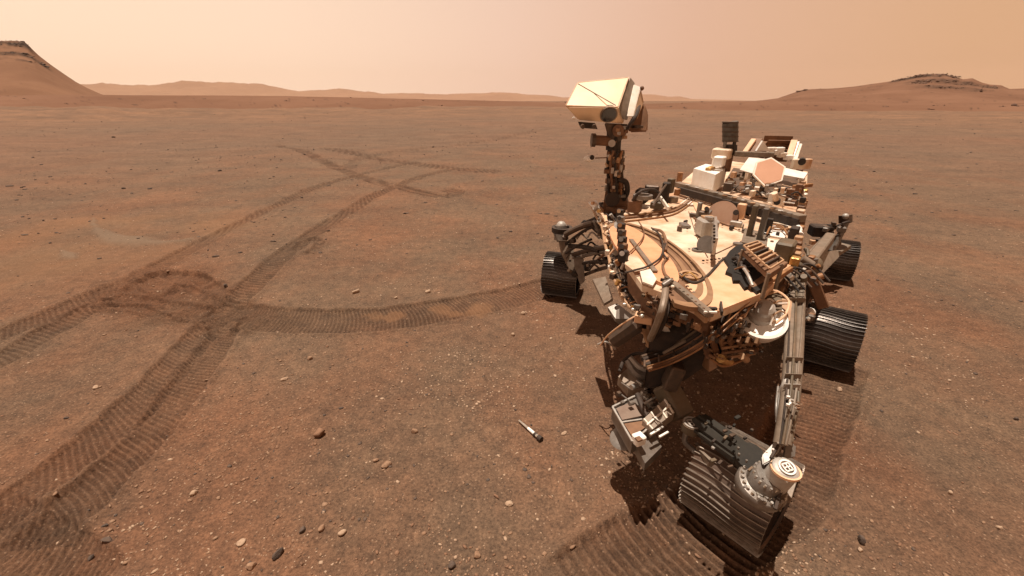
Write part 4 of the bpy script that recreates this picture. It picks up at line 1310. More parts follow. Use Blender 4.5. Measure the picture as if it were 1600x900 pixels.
# power source at the back: dark red-brown finned drum between two slanting tan frames
rp(MB().cyl(P(1186, 232, yr + .1), P(1238, 233, yr + .1), 11, seg=28), 'power_source', BROWN, 'red brown drum with fins at the rear')
for k in range(8):
    a = 2 * math.pi * k / 8
    q0 = P(1190, 232, yr + .1) + Vector((0, math.cos(a), math.sin(a))) * .10
    q1 = P(1234, 233, yr + .1) + Vector((0, math.cos(a), math.sin(a))) * .10
    rp(MB().bar(q0, q1, .008, .07, up=(0, math.cos(a), math.sin(a))), 'cooling_fin', BROWN)
rp(MB().bar(P(1178, 218, yr), P(1160, 244, yr - .15), .05, .03), 'heat_shield_frame', PEACH)
rp(MB().bar(P(1186, 217, yr + .02), P(1170, 243, yr - .13), .07, .02), 'heat_shield', BROWN)
rp(MB().bar(P(1241, 220, yr), P(1232, 248, yr - .2), .06, .03), 'heat_shield_frame', PEACH)
rp(MB().bar(P(1250, 226, yr), P(1242, 250, yr - .2), .04, .03), 'heat_shield', WHITE)
rp(MB().bar(P(1247, 222, yr), P(1237, 250, yr - .2), .03, .02), 'pipe', SILVER)
rp(MB().box(P(1252, 256, yr - .25), (.20, .05, .10), (1, .1, 0)), 'electronics_box', CREAM)
rp(MB().cyl(P(1253, 253, yr - .3), P(1253, 251, yr - .25), .035, seg=12), 'box_port', BLACK)
for (u, v, m) in [(1214, 238, PURE), (1222, 242, WHITE), (1232, 246, PURE), (1206, 234, WHITE), (1218, 234, PURE)]:
    rp(MB().box(P(u, v, yr - .2), (.09, .05, .05), (1, .2, 0)), 'rear_bracket', m)
# dark machinery under the dish
for k in range(110):
    u = random.uniform(1136, 1258); v = random.uniform(284, 322) if u > 1190 else random.uniform(268, 306)
    v = min(v, 288 + (u - 1062) * .275 - 17)
    q = D(u, v, ZD + random.uniform(.08, .20))
    m = random.choice([BLACK, DARK, BROWN, BROWN, GREY, WHITE, CREAM, LGREY, OLIVE, COPPER])
    sz = random.uniform(.025, .075)
    t = random.random()
    if t < .45:
        rp(MB().box(q, (sz, sz * random.uniform(.4, 1), sz * random.uniform(.5, 1.2)), e1 + e2 * random.uniform(-.15, .15), bev=.05), 'equipment_box', m)
    elif t < .8:
        rp(MB().bar(q, q + e1 * random.uniform(-.12, .12) + e2 * random.uniform(-.12, .12) + UP * random.uniform(-.03, .03), random.uniform(1, 2.6)), 'equipment_strut', m)
    elif t < .9:
        rp(MB().cyl(q, q + Vector((random.uniform(-.06, .06), random.uniform(-.08, .02), random.uniform(-.02, .07))), sz * .4, seg=12), 'canister', m)
    else:
        rp(MB().tube([q, q + Vector((.03, -.02, .02)), q + Vector((.08, -.02, -.02))], 1.3), 'hose', random.choice([BLACK, BROWN, GREY]))
for k in range(12):
    v = 262 + k * 6.6
    q = D(1256 - abs(k - 6) * 1.2, v, ZD + .10)
    rp(MB().box(q, (.06, .05, .07), e1), 'edge_fitting', random.choice([CREAM, WHITE, TAN, GOLD, BROWN]))
rp(MB().bar(D(1240, 292, ZD + .16), D(1268, 289, ZD + .16), .03, .03), 'side_peg', COPPER)
rp(MB().box(D(1216, 312, ZD + .10), (.09, .05, .09), (1, -.3, 0)), 'camera_box', WHITE)
rp(MB().cyl(D(1215, 313, ZD + .14), D(1214, 316, ZD + .15), .022, seg=14), 'box_port', BLACK)
rp(MB().cyl(D(1228, 313, ZD + .08), D(1240, 316, ZD + .08), .045, seg=18), 'canister', BROWN)
rp(MB().plate([D(1222, 318, ZD + .05), D(1250, 324, ZD + .05), D(1248, 336, ZD + .05), D(1226, 331, ZD + .05)], .02), 'deck_panel', CREAM)
for k in range(9):
    q = D(1252 - k * 1.4, 344 + k * 8.5, ZD + .02)
    rp(MB().box(q, (.05, .045, .08), e1), 'edge_fitting', random.choice([GOLD, TAN, BROWN, COPPER, PEACH]))
rp(MB().box(D(1226, 392, ZD + .06), (.13, .09, .12), e1), 'junction_box', OLIVE)
rp(MB().box(D(1240, 366, ZD + .05), (.07, .05, .10), e1), 'connector', BLACK)
rp(MB().cyl(D(1247, 356, ZD + .04), D(1250, 368, ZD + .04), .022, seg=12), 'canister', PURE)

# ---- camera mast
mf = D(960, 326, ZD); my = mf.y
rp(MB().cyl(mf - UP * .05, mf + UP * .03, .095, seg=28), 'mast_foot', BROWN)
rp(MB().hull([P(941, 330, my - .05), P(982, 328, my - .02), P(976, 296, my), P(946, 298, my), P(948, 296, my + .12), P(978, 298, my + .14), P(944, 322, my + .12), P(984, 322, my + .12)], .006), 'mast_pedestal', BROWN)
mc = P(956, 312, my - .09)
rp(MB().cyl(mc, mc + Vector((0, -.03, .01)), .058, seg=26), 'pedestal_motor', BLACK)
rp(MB().ring(P(972, 308, my - .06), .02, .03, .02, 20), 'pedestal_ring', GREY)
top_m = P(959, 232, my + .02); bot_m = P(961, 300, my + .02)
rp(MB().cyl(bot_m, top_m, .050, seg=22), 'mast_tube', BROWN, 'dark mast column wrapped in cables')
for k in range(7):
    v = 296 - k * 10
    q = P(960, v, my + .02)
    rp(MB().cyl(q - UP * .010, q + UP * .010, .066 if k % 2 else .058, seg=22), 'mast_collar', [TAN, DARK, BLACK, LGREY, BROWN, TAN, DARK][k])
for k in range(30):
    a = random.uniform(-math.pi, 0.2); v = random.uniform(238, 294)
    q = P(960, v, my + .02) + Vector((math.cos(a) * .068, math.sin(a) * .068, 0))
    rp(MB().box(q, (.032, .024, random.uniform(.02, .05)), (math.cos(a), math.sin(a), 0)), 'mast_connector', random.choice([BLACK, DARK, BROWN, LGREY, TAN, SILVER]))
for k in range(5):
    a = R(-150 + 32 * k)
    rp(MB().tube([P(960, v, my + .02) + Vector((math.cos(a + math.sin(v) * .2) * .068, math.sin(a) * .068, 0)) for v in (302, 286, 268, 250, 234)], .011, 7), 'cable', [BLACK, BROWN, BLACK, COPPER, DARK][k])
rp(MB().cyl(P(944, 268, my - .02), P(954, 268, my - .02), .018, seg=12), 'mast_knob', BROWN)
rp(MB().tube([P(966, 280, my - .04), P(978, 285, my - .05), P(980, 300, my - .03), P(974, 312, my)], .022, 9), 'hose', BLACK)
# small wind sensor boom sticking out left
rp(MB().bar(P(956, 246, my), P(930, 247, my - .06), .008), 'boom', BROWN)
rp(MB().ball(P(920, 248, my - .08), .034, (1.25, .8, .8), 2), 'boom_sensor', PURE, 'small white tipped sensor on a short boom')
rp(MB().ball(P(925, 246, my - .10), .020, (1, 1, 1), 2), 'boom_tip', BLACK)
# neck
rp(MB().cyl(P(928, 219, my), P(962, 221, my), .040, seg=20), 'azimuth_motor', BROWN, 'dark horizontal motor drum below the mast head')
rp(MB().cyl(P(924, 219, my - .01), P(930, 219, my - .01), .052, seg=22), 'motor_cap', DARK)
rp(MB().cyl(P(958, 234, my + .02), P(960, 205, my + .02), .06, seg=22), 'neck', BLACK)
rp(MB().cyl(P(956, 224, my - .06), P(956, 224, my - .10), .028, seg=18), 'neck_plate', LGREY)
rp(MB().hull([P(944, 192, my - .05), P(982, 194, my - .05), P(978, 212, my - .03), P(962, 228, my - .03), P(950, 214, my - .04), P(944, 192, my + .12), P(982, 194, my + .14), P(964, 226, my + .1)], .008), 'neck_yoke', DARK)
rp(MB().cyl(P(966, 204, my - .08), P(966, 204, my - .04), .045, seg=22), 'yoke_disc', BROWN)
for k in range(6):
    q = P(random.uniform(948, 978), random.uniform(196, 216), my - .07)
    rp(MB().box(q, (.03, .03, .025), (1, random.uniform(-.4, .4), 0)), 'connector', random.choice([BLACK, BROWN, TAN, LGREY]))
# head: big cream box tipped towards us
ya, yl = my + .16, my - .13
hv = [P(902, 128, ya), P(983, 120, ya), P(966, 168, yl), P(883, 166, yl),
      P(906, 150, ya + .10), P(984, 150, ya + .10), P(974, 194, yl + .08), P(904, 188, yl + .06)]
head = rp(MB().hull(hv, .007), 'mast_head', HEADC, 'cream box head of the mast with a diagonal crease')


def on_top(u, v):                                      # point on the head's big face
    a, b, c = hv[0], hv[1], hv[3]
    n = (b - a).cross(c - a).normalized()
    r = ray(u, v); o = Vector((0, 0, CAM_Z))
    return o + r * ((a - o).dot(n) / r.dot(n)), (n if n.y < 0 else -n)


pa, nn = on_top(903, 131); pb, _ = on_top(962, 165)
rp(MB().bar(pa + nn * .002, pb + nn * .002, .006, .006, up=nn), 'crease_seam', TAUPE, parent=head)
for a_, b_ in [((903, 129), (982, 121)), ((982, 121), (966, 167)), ((884, 165), (965, 167)), ((902, 130), (884, 165))]:
    pa, _ = on_top(*a_); pb, _ = on_top(*b_)
    rp(MB().bar(pa, pb, .006, .006, up=nn), 'edge_seam', CREAM, parent=head)
# lens in the lower face
a, b, c = hv[3], hv[2], hv[7]
n2 = (b - a).cross(c - a).normalized(); n2 = n2 if n2.y < 0 else -n2
rr_ = ray(951, 178.5); o_ = Vector((0, 0, CAM_Z)); lc = o_ + rr_ * ((a - o_).dot(n2) / rr_.dot(n2))
rp(MB().cyl(lc - n2 * .02, lc + n2 * .010, .066, seg=36), 'lens_hood', TAUPE, parent=head)
rp(MB().cyl(lc - n2 * .02, lc + n2 * .013, .057, seg=36), 'lens', GLASS, 'large dark round lens', parent=head)
rp(MB().hull([P(968, 168, yl - .005), P(985, 121, ya - .01), P(992, 130, ya + .03), P(980, 188, yl + .05), P(972, 186, yl + .01), P(990, 128, ya + .1), P(980, 186, yl + .15)], .003), 'head_side', TAUPE, parent=head)
rp(MB().hull([P(990, 132, ya), P(1001, 136, ya), P(990, 182, yl + .05), P(979, 182, yl + .03), P(990, 132, ya + .08), P(1001, 138, ya + .08), P(990, 182, yl + .14)], .004), 'side_panel', WHITE)
rp(MB().hull([P(1001, 140, ya + .02), P(1006, 160, ya), P(996, 186, yl + .06), P(990, 180, yl + .05), P(1002, 140, ya + .1), P(996, 186, yl + .16)], .003), 'side_panel', TAN)
rp(MB().hull([P(1000, 162, ya), P(1006, 160, ya), P(1013, 178, ya), P(1012, 206, ya - .1), P(984, 207, ya - .12), P(978, 198, ya - .12), P(1000, 190, ya - .05), P(1006, 164, ya + .14), P(1010, 204, ya + .06), P(986, 204, ya + .05)], .010), 'zoom_camera_pod', BROWN, 'dark brown pod on the side of the head')
rp(MB().ring(P(996, 200, ya - .13), .03, .045, .02, 20), 'pod_ring', DARK)
rp(MB().ball(P(1003, 138, ya), .018), 'head_knob', BROWN)
rp(MB().tube([P(999, 164, ya - .05), P(994, 180, yl), P(984, 196, yl), P(976, 204, my)], .014), 'hose', BLACK)
rp(MB().hull([P(903, 190, yl + .0), P(930, 192, yl + .0), P(934, 202, yl + .02), P(907, 200, yl + .02), P(904, 192, yl + .08), P(932, 200, yl + .09)], .003), 'stereo_camera', BLACK)
for u in (910, 928):
    q = P(u, 197, yl - .01)
    rp(MB().cyl(q, q + Vector((0, -.03, -.004)), .016, seg=14), 'stereo_lens', DARK)
rp(MB().ball(P(896, 185, yl), .012), 'head_knob', PURE)

# ---- column of colourful hardware down the right front edge (left in view)
prev = None
path_px = [(934, 318), (944, 336), (956, 362), (960, 392), (966, 418), (972, 440), (984, 462), (1000, 486)]
def along(t):
    k = t * (len(path_px) - 1); i = min(int(k), len(path_px) - 2); f = k - i
    return path_px[i][0] * (1 - f) + path_px[i + 1][0] * f, path_px[i][1] * (1 - f) + path_px[i + 1][1] * f
def zalong(t):
    return 1.10 - .22 * t
for lane, (off, m, r, nm) in enumerate([(-12, TAN, 2.4, 'edge_tube'), (-4, SILVER, 1.8, 'edge_tube'), (3, BLACK, 3.2, 'hose'), (9, BROWN, 2.6, 'hose'), (14, BLACK, 2, 'cable'), (19, BLACK, 3, 'hose')]):
    pts = []
    for k in range(9):
        t = k / 8; u, v = along(t)
        pts.append(D(u + off + random.uniform(-2, 2), v, zalong(t) + random.uniform(-.015, .015)))
    rp(MB().tube(pts, r, 8), nm, m)
for k in range(90):
    t = (k + random.random()) / 90; u, v = along(t)
    q = D(u + random.uniform(-13, 20), v + random.uniform(-4, 4), zalong(t) + random.uniform(-.02, .05))
    m = random.choice([BLACK, BLACK, DARK, BROWN, TAN, GREY, GOLD, COPPER, SHINE, WHITE, PEACH, LGREY])
    w_ = random.uniform(.014, .04)
    if random.random() < .5:
        rp(MB().box(q, (w_, w_ * random.uniform(.5, 1), w_), (random.uniform(-1, 1), random.uniform(-1, 1), 0)), 'connector', m)
    else:
        rp(MB().cyl(q, q + Vector((random.uniform(-.03, .03), random.uniform(-.03, .03), random.uniform(.0, .04))), w_ * .45, seg=10), 'fitting', m)
for (u, v) in [(976, 476), (989, 484), (1003, 494), (974, 395)]:
    rp(MB().ball(D(u, v, .96), .012), 'round_nut', SHINE)
for k in range(7):
    t = (k + .5) / 7; u, v = along(t)
    a = D(u - 8, v, zalong(t) + .03)
    rp(MB().tube([a, a + Vector((.03, -.02, .02)), a + Vector((.05, -.06, .0)), a + Vector((.02, -.10, -.02))], 1.2), 'cable', random.choice([BLACK, BROWN, COPPER, BLACK]))
# white tipped corner fitting and slanting gold tubes next to the mast
rp(MB().hull([D(918, 316, 1.12), D(932, 312, 1.14), D(938, 322, 1.12), D(926, 326, 1.08)], .002), 'corner_fitting', PURE)
rp(MB().bar(D(930, 318, 1.12), D(950, 350, 1.08), .022), 'corner_tube', CREAM)
rp(MB().bar(D(946, 338, 1.10), D(949, 380, 1.02), .022), 'corner_tube', PEACH)
rp(MB().cyl(D(963, 350, 1.12), D(962, 395, 1.05), .02, seg=14), 'corner_cylinder', SILVER)
for k in range(7):
    v = 334 + 11 * k
    rp(MB().box(D(969 + k * .8, v, ZD + .05), (.035, .05, .07), e1), 'valve_block', [BLACK, GREY, BLACK, DARK, BLACK, BROWN, BLACK][k])
    rp(MB().cyl(D(967 + k * .8, v - 4, ZD + .08), D(967 + k * .8, v - 4, ZD + .11), .014, seg=10), 'valve_cap', [TAN, BLACK, COPPER, BLACK, GREY, BLACK, SILVER][k])

# ---- wheels
def wheel_proto(shell_m, rib_m):
    rad, hw = .250, .205
    me = {}
    prof = [(rad - .030, -hw + .0), (rad - .004, -hw), (rad, -hw + .02), (rad + .004, -hw * .5), (rad + .006, 0), (rad + .004, hw * .5), (rad, hw - .02), (rad - .004, hw), (rad - .030, hw), (rad - .032, hw - .012),
            (rad - .014, hw - .02), (rad - .010, 0), (rad - .014, -hw + .02), (rad - .032, -hw + .012), (rad - .030, -hw)]
    bm = bmesh.new(); seg = 96; rows = []
    for k in range(seg):
        a = 2 * math.pi * k / seg
        rows.append([bm.verts.new((t, r * math.cos(a), r * math.sin(a))) for r, t in prof[:-1]])
    n = len(prof) - 1
    for k in range(seg):
        for j in range(n):
            bm.faces.new((rows[k][j], rows[k][(j + 1) % n], rows[(k + 1) % seg][(j + 1) % n], rows[(k + 1) % seg][j]))
    bmesh.ops.recalc_face_normals(bm, faces=bm.faces)
    m = bpy.data.meshes.new('wheel_shell'); bm.to_mesh(m); bm.free(); m.materials.append(shell_m)
    m.polygons.foreach_set('use_smooth', np.ones(len(m.polygons), dtype=bool)); m.set_sharp_from_angle(angle=R(40))
    me['shell'] = m
    bm = bmesh.new(); rows = []
    N = 18
    for k in range(N + 1):
        t = -1 + 2 * k / N
        x = t * (hw + .004)
        w = .007 * math.sin(t * math.pi * 1.0)
        a = w / rad
        top_r = rad + .015; bt = rad - .002; hf = .0034
        row = []
        for (r, da) in ((bt, -hf), (top_r, -hf * .6), (top_r, hf * .6), (bt, hf)):
            an = a + da / rad
            row.append(bm.verts.new((x, r * math.cos(an), r * math.sin(an))))
        rows.append(row)
    for k in range(N):
        for j in range(3):
            bm.faces.new((rows[k][j], rows[k][j + 1], rows[k + 1][j + 1], rows[k + 1][j]))
    bm.faces.new(rows[0]); bm.faces.new(rows[-1][::-1])
    bmesh.ops.recalc_face_normals(bm, faces=bm.faces)
    m = bpy.data.meshes.new('grouser'); bm.to_mesh(m); bm.free(); m.materials.append(rib_m)
    m.polygons.foreach_set('use_smooth', np.ones(len(m.polygons), dtype=bool)); m.set_sharp_from_angle(angle=R(40))
    me['grouser'] = m
    mb = MB()
    mb.lathe([(.045, -.09), (.07, -.085), (.075, -.03), (.06, .0), (.06, .06), (.04, .07)], (0, 0, 0), (1, 0, 0), 28)
    bmesh.ops.recalc_face_normals(mb.bm, faces=mb.bm.faces)
    m = bpy.data.meshes.new('hub'); mb.bm.to_mesh(m); mb.bm.free(); m.materials.append(DARK)
    me['hub'] = m
    mb = MB()
    mb.tube([(0, .055, 0), (.02, .11, .02), (.0, .17, .045), (-.03, .235, .03)], .013, 8)
    bmesh.ops.recalc_face_normals(mb.bm, faces=mb.bm.faces)
    m = bpy.data.meshes.new('spoke'); mb.bm.to_mesh(m); mb.bm.free(); m.materials.append(GREY)
    me['spoke'] = m
    return me


PROT = wheel_proto(WHEEL, GROUS)
PROTB = wheel_proto(BWHEEL, BGROUS)


def add_wheel(c, yaw, label, prot=PROT, tilt=0.0):
    w = link('wheel', prot['shell'], ROV, label=label)
    w.matrix_parent_inverse = OFF
    w.location = c; w.rotation_euler = (random.uniform(0, .1), tilt, yaw); w.scale = (WS,) * 3
    for k in range(48):
        g = link('grouser', prot['grouser'], w); g.rotation_euler = (2 * math.pi * k / 48, 0, 0)
    link('hub', prot['hub'], w)
    for k in range(6):
        g = link('spoke', prot['spoke'], w); g.rotation_euler = (2 * math.pi * k / 6, 0, 0)
    return w


RW = .267


def ground_z(p):
    return 0.0


WS = .89
def wheel_at(x, y, yaw, label, prot=PROT):
    c = Vector((x, y, RW * WS - .006))
    add_wheel(c, R(yaw), label, prot)
    return c
fl = wheel_at(1.118, 1.462, -50, 'dusty front wheel nearest the camera with pale curved ribs', PROTB)
ml = wheel_at(2.53, 2.875, -36, 'dark shiny middle wheel on the right')
rl = wheel_at(3.84, 4.66, -30, 'dark rear wheel on the right, partly behind its leg')
fr_ = wheel_at(.545, 4.17, -18, 'dark front wheel on the left below the mast')
mr = wheel_at(fr_.x + 1.35, fr_.y + 1.4, -30, 'wheel on the far side hidden under the deck')

# ---- front left leg: twin tubes from the pivot beside the deck down to the steering drive
L0 = [(1246, 402, .98), (1245, 470, .95), (1242, 540, .92), (1237, 610, .86), (1230, 660, .78), (1224, 694, .72)]
for off, m, r in [(-8, TAUPE, 8.5), (7, TAUPE, 7)]:
    rp(MB().tube([W(u + off * (1 - .45 * k / 5), v, z) for k, (u, v, z) in enumerate(L0)], r, 14), 'leg_tube', m, 'long taupe tube running down to the front wheel')
rp(MB().tube([W(1231, 585, .90), W(1226, 600, .88), W(1218, 620, .82), W(1216, 660, .76)], 4, 10), 'leg_tube', LGREY)
rp(MB().tube([W(u - 1, v, z + .03) for u, v, z in L0], 1.8, 8), 'cable', OLIVE)
rp(MB().tube([W(u + 12 - k * 1.6, v, z + .02) for k, (u, v, z) in enumerate(L0)], 1.6, 8), 'cable', TAUPE)
rp(MB().tube([W(u - 13 + k * 1.6, v, z + .02) for k, (u, v, z) in enumerate(L0)], 1.4, 8), 'cable', BLACK)
for (v, u, z) in [(470, 1245, .98), (562, 1241, .93), (588, 1239, .91), (604, 1237, .89)]:
    rp(MB().box(W(u, v, z), (25, 1.6, 10), (1, -.05, 0)), 'tube_clamp', LGREY if v > 600 else TAUPE)
for k in range(16):
    q = W(1239 + random.uniform(-9, 9), 628 + random.uniform(-10, 12), .88)
    rp(MB().ball(q, random.uniform(1.3, 2.4), sub=1) if k % 2 else MB().box(q, (5, 3, 4), (1, random.uniform(-1, 1), 0)), 'round_nut', random.choice([SHINE, PURE, LGREY, BROWN]))
rp(MB().tube([W(1248, 612, .88), W(1246, 640, .84), W(1238, 668, .78), W(1238, 690, .74)], 2.2), 'cable', OLIVE)
rp(MB().tube([W(1228, 612, .88), W(1232, 640, .84), W(1224, 670, .78), W(1220, 690, .74)], 1.8), 'cable', BLACK)
rp(MB().tube([W(1216, 604, .84), W(1213, 640, .80), W(1216, 676, .72)], 2.0), 'cable', GREY)
for (u, v) in [(1222, 682), (1236, 684), (1228, 694), (1216, 692), (1208, 702), (1198, 706)]:
    rp(MB().ball(W(u, v, .74), 2.0, sub=1), 'round_nut', random.choice([SHINE, PURE]))
rp(MB().box(W(1228, 686, .74), (22, 5, 8), (1, -.1, 0)), 'tube_clamp', LGREY)
# steering drive
st = W(1203, 744, .60)
TI = (.10, -.22, 1)
ts = Vector(TI).normalized()
def K_(n): return mpx(st, n)
rp(MB().lathe([(K_(34), -.11), (K_(37), -.10), (K_(38), -.07), (K_(36), -.06), (K_(27), -.05), (K_(26), -.02), (K_(24), .0), (K_(21), .01), (K_(8), .014)], st, TI, 44), 'steering_drive', GREY, 'bolted grey flange of the steering drive on the front wheel')
bx = Vector((1, 0, 0)); bx = (bx - ts * bx.dot(ts)).normalized(); by = ts.cross(bx)
for k in range(22):
    a = 2 * math.pi * k / 22
    q = st + (bx * math.cos(a) + by * math.sin(a)) * K_(32.5) - ts * .062
    rp(MB().cyl(q, q + ts * .018, 2.4, seg=8), 'flange_bolt', SHINE if k % 2 else LGREY)
for k in range(18):
    a = 2 * math.pi * k / 18 + .1
    q = st + (bx * math.cos(a) + by * math.sin(a)) * K_(23.5) - ts * .006
    rp(MB().cyl(q, q + ts * .012, 1.9, seg=8), 'flange_bolt', SHINE if k % 3 else SILVER)
kn = W(1229, 731, .68)
tn = Vector((0, -.30, 1)).normalized(); tx = Vector((1, 0, 0)); ty = tn.cross(tx)
def N_(n): return mpx(kn, n)
rp(MB().lathe([(N_(21), -.12), (N_(20), -.02), (N_(19), -.006), (N_(16), .0), (N_(6), .002)], kn, tn, 40), 'actuator_knob', LGREY)
tc_ = kn + tn * .002
def target_mark(c, s, tx, ty, tn, m_ring):
    """round white target with a rounded square and a cross of four dark fields"""
    rp(MB().cyl(c, c + tn * .003, s, seg=32), 'target_disc', DARK)
    rp(MB().lathe([(s * .80, .003), (s * .80, .0065), (s * 1.0, .0065), (s * 1.0, .003)], c, tn, 32), 'target_ring', m_ring) if False else None
    f = MB(); N = 32
    for k in range(N):
        a0, a1 = 2 * math.pi * k / N, 2 * math.pi * (k + 1) / N
        f.bar(c + (tx * math.cos(a0) + ty * math.sin(a0)) * s * .90 + tn * .004, c + (tx * math.cos(a1) + ty * math.sin(a1)) * s * .90 + tn * .004, s * .22, .003, up=tn, bev=0)
    rp(f, 'target_ring', m_ring)
    f = MB(); h = s * .46
    cs = [c + tx * h + ty * h, c - tx * h + ty * h, c - tx * h - ty * h, c + tx * h - ty * h]
    for k in range(4):
        f.bar(cs[k] + tn * .005, cs[(k + 1) % 4] + tn * .005, s * .17, .003, up=tn, bev=0)
    rp(f, 'target_square', m_ring)
    rp(MB().bar(c - tx * h + tn * .006, c + tx * h + tn * .006, s * .13, .003, up=tn, bev=0), 'target_cross', m_ring)
    rp(MB().bar(c - ty * h + tn * .0075, c + ty * h + tn * .0075, s * .13, .003, up=tn, bev=0), 'target_cross', m_ring)
target_mark(tc_, N_(12.5), (tx + ty * .25).normalized(), (ty - tx * .25).normalized(), tn, PURE)
rp(MB().ring(kn - UP * .016, N_(18.5), N_(21.5), .010, 32), 'knob_ring', PEACH)
for k in range(10):
    a = 2 * math.pi * k / 10
    q = kn + (tx * math.cos(a) + ty * math.sin(a)) * N_(20.5) - tn * .016
    rp(MB().ball(q, 1.6, sub=1), 'flange_bolt', SHINE)
rp(MB().hull([W(1224, 688, .70), W(1214, 686, .70), W(1190, 712, .66), W(1192, 728, .64), W(1206, 720, .66), W(1222, 700, .68), W(1190, 722, .56), W(1220, 696, .6)], .005), 'drive_arm', LGREY)
rp(MB().hull([W(1226, 692, .70), W(1244, 694, .70), W(1242, 716, .66), W(1222, 716, .66), W(1226, 694, .6), W(1240, 712, .56)], .006), 'drive_housing', GREY)
rp(MB().bar(W(1216, 696, .70), W(1204, 716, .68), 4, 5), 'drive_slot', BLACK)
rp(MB().bar(W(1221, 762, .58), W(1211, 796, .53), 5, 9), 'drive_slot', BLACK)
rp(MB().bar(W(1229, 760, .56), W(1216, 798, .50), 7, 7), 'wheel_fork', OLIVE)
rp(MB().bar(W(1240, 752, .54), W(1230, 784, .50), 8, 7), 'wheel_fork', TAUPE)
for k in range(26):
    a = random.uniform(R(150), R(290)); rr0 = random.uniform(28, 48)
    q = W(1203 + rr0 * math.cos(a), 748 - rr0 * math.sin(a) * .8, .53)
    rp(MB().cyl(q, q + ts * .022, random.uniform(1.8, 3.4), seg=10), 'drive_bolt', random.choice([SHINE, LGREY, GREY, LGREY, SILVER]))
rp(MB().lathe([(K_(30), -.03), (K_(31), .0), (K_(27), .01), (K_(8), .014)], W(1192, 766, .50), ts, 32), 'drive_flange', GREY)
rp(MB().plate([W(1146, 758, .505), W(1160, 744, .505), W(1180, 780, .505), W(1164, 776, .505)], .015), 'drive_cover', GREY)
# fork from steering drive down to the hub
rp(MB().bar(st - UP * .10, fl + Vector((-.02, .06, .20)), 18, 14), 'wheel_fork', GREY)

# ---- pivot cluster beside the deck, struts to the middle and rear wheels
for k in range(34):
    u, v = random.uniform(1226, 1276), random.uniform(396, 440)
    q = D(u, v, 1.0 + random.uniform(-.06, .10))
    m = random.choice([BLACK, DARK, OLIVE, TAUPE, BROWN, GREY, BLACK, COPPER, SHINE])
    w_ = random.uniform(.02, .055)
    if k % 2:
        rp(MB().box(q, (w_, w_ * .7, w_ * .8), (random.uniform(-1, 1), random.uniform(-1, 1), 0)), 'pivot_block', m)
    else:
        rp(MB().cyl(q, q + Vector((random.uniform(-.05, .05), random.uniform(-.05, .05), .03)), w_ * .4, seg=12), 'pivot_pin', m)
rp(MB().cyl(D(1236, 420, .98), D(1272, 414, .98), .06, seg=24), 'rocker_pivot', OLIVE)
rp(MB().box(D(1262, 414, 1.02), (.045, .045, .03), e1), 'red_tag', mat('red_tag', (.42, .06, .03), (.34, .05, .025), .5, 0, 20, 0, .1), 'small red block beside the leg tubes')
for k in range(6):
    a = D(1200 + 10 * k, 440 - 3 * k, 1.08)
    rp(MB().tube([a, a + Vector((.04, .04, .03)), a + Vector((.10, .03, .02)), a + Vector((.15, -.04, -.04))], 1.8), 'cable', random.choice([BLACK, BLACK, DARK]))
# bogie beam from the pivot back to the rear wheel
bog = P(1268, 420, ml.y * .5 + rl.y * .5 - .55)
rp(MB().bar(D(1262, 416, .96), D(1296, 372, .90), .07, .09), 'bogie_beam', TAUPE)
rp(MB().bar(D(1264, 424, .90), W(1286, 480, .66), .06, .07), 'bogie_beam', BROWN)
rp(MB().hull([D(1268, 396, .93), D(1312, 402, .80), D(1310, 390, .84), D(1285, 430, .80), D(1266, 428, .86), D(1270, 404, .78)], .006), 'bogie_plate', TAUPE)
mh = ml - Vector((math.cos(R(-36)), math.sin(R(-36)), 0)) * .24
rp(MB().bar(W(1274, 430, .84), mh + UP * .05, .05, .06), 'wheel_arm', DARK)
rp(MB().cyl(mh, ml, .05, seg=18), 'axle', DARK)
for k in range(16):
    q = W(1266 + random.uniform(-4, 8), 432 + random.uniform(0, 70), .62 + random.random() * .15)
    rp(MB().box(q, (.03, .03, .035), (random.uniform(-1, 1), 1, 0)) if k % 2 else MB().ball(q, .016, sub=1), 'wheel_connector', random.choice([BLACK, DARK, SHINE, BROWN, GREY]))
rp(MB().ball(W(1266, 488, .66), .032), 'white_cap', PURE)
# rear wheel strut
yq = rl.y
rp(MB().tube([P(1296, 400, yq - .35), P(1308, 376, yq - .3), P(1318, 356, yq - .28), P(1324, 342, yq - .28)], .032, 10), 'rear_strut', GREY)
rp(MB().cyl(P(1321, 348, yq - .28), P(1321, 336, yq - .26), .060, seg=20), 'rear_steering_drive', DARK)
rp(MB().ball(P(1321, 338, yq - .30), .032), 'drive_cap', LGREY)
rp(MB().bar(P(1284, 408, yq - .45), P(1322, 384, yq - .25), .10, .05), 'rear_bracket', TAUPE)
for k in range(30):
    q = P(random.uniform(1272, 1320), random.uniform(348, 400), yq - .35 + random.uniform(-.1, .1))
    if q.z < .35:
        continue
    m = random.choice([BLACK, BLACK, DARK, BROWN, TAUPE, GREY, PEACH])
    w_ = random.uniform(.03, .08)
    if k % 3:
        rp(MB().box(q, (w_, w_ * .8, w_ * .7), (random.uniform(-1, 1), random.uniform(-1, 1), 0)), 'rear_block', m)
    else:
        rp(MB().tube([q, q + Vector((.06, 0, .02)), q + Vector((.12, .05, .0))], 1.5), 'cable', BLACK)
rp(MB().box(P(1282, 360, yq - .3), (.20, .14, .12), (1, -.2, 0)), 'rear_motor', BLACK)
rp(MB().box(P(1277, 378, yq - .35), (.16, .05, .05), (1, .1, 0)), 'rear_plate', PEACH)
rp(MB().cyl(P(1276, 392, yq - .35), P(1290, 398, yq - .35), .05, seg=16), 'rear_motor', BLACK)
rp(MB().bar(P(1256, 408, yq - 1.0), P(1290, 372, yq - .35), .05, .06), 'bogie_beam', TAUPE)

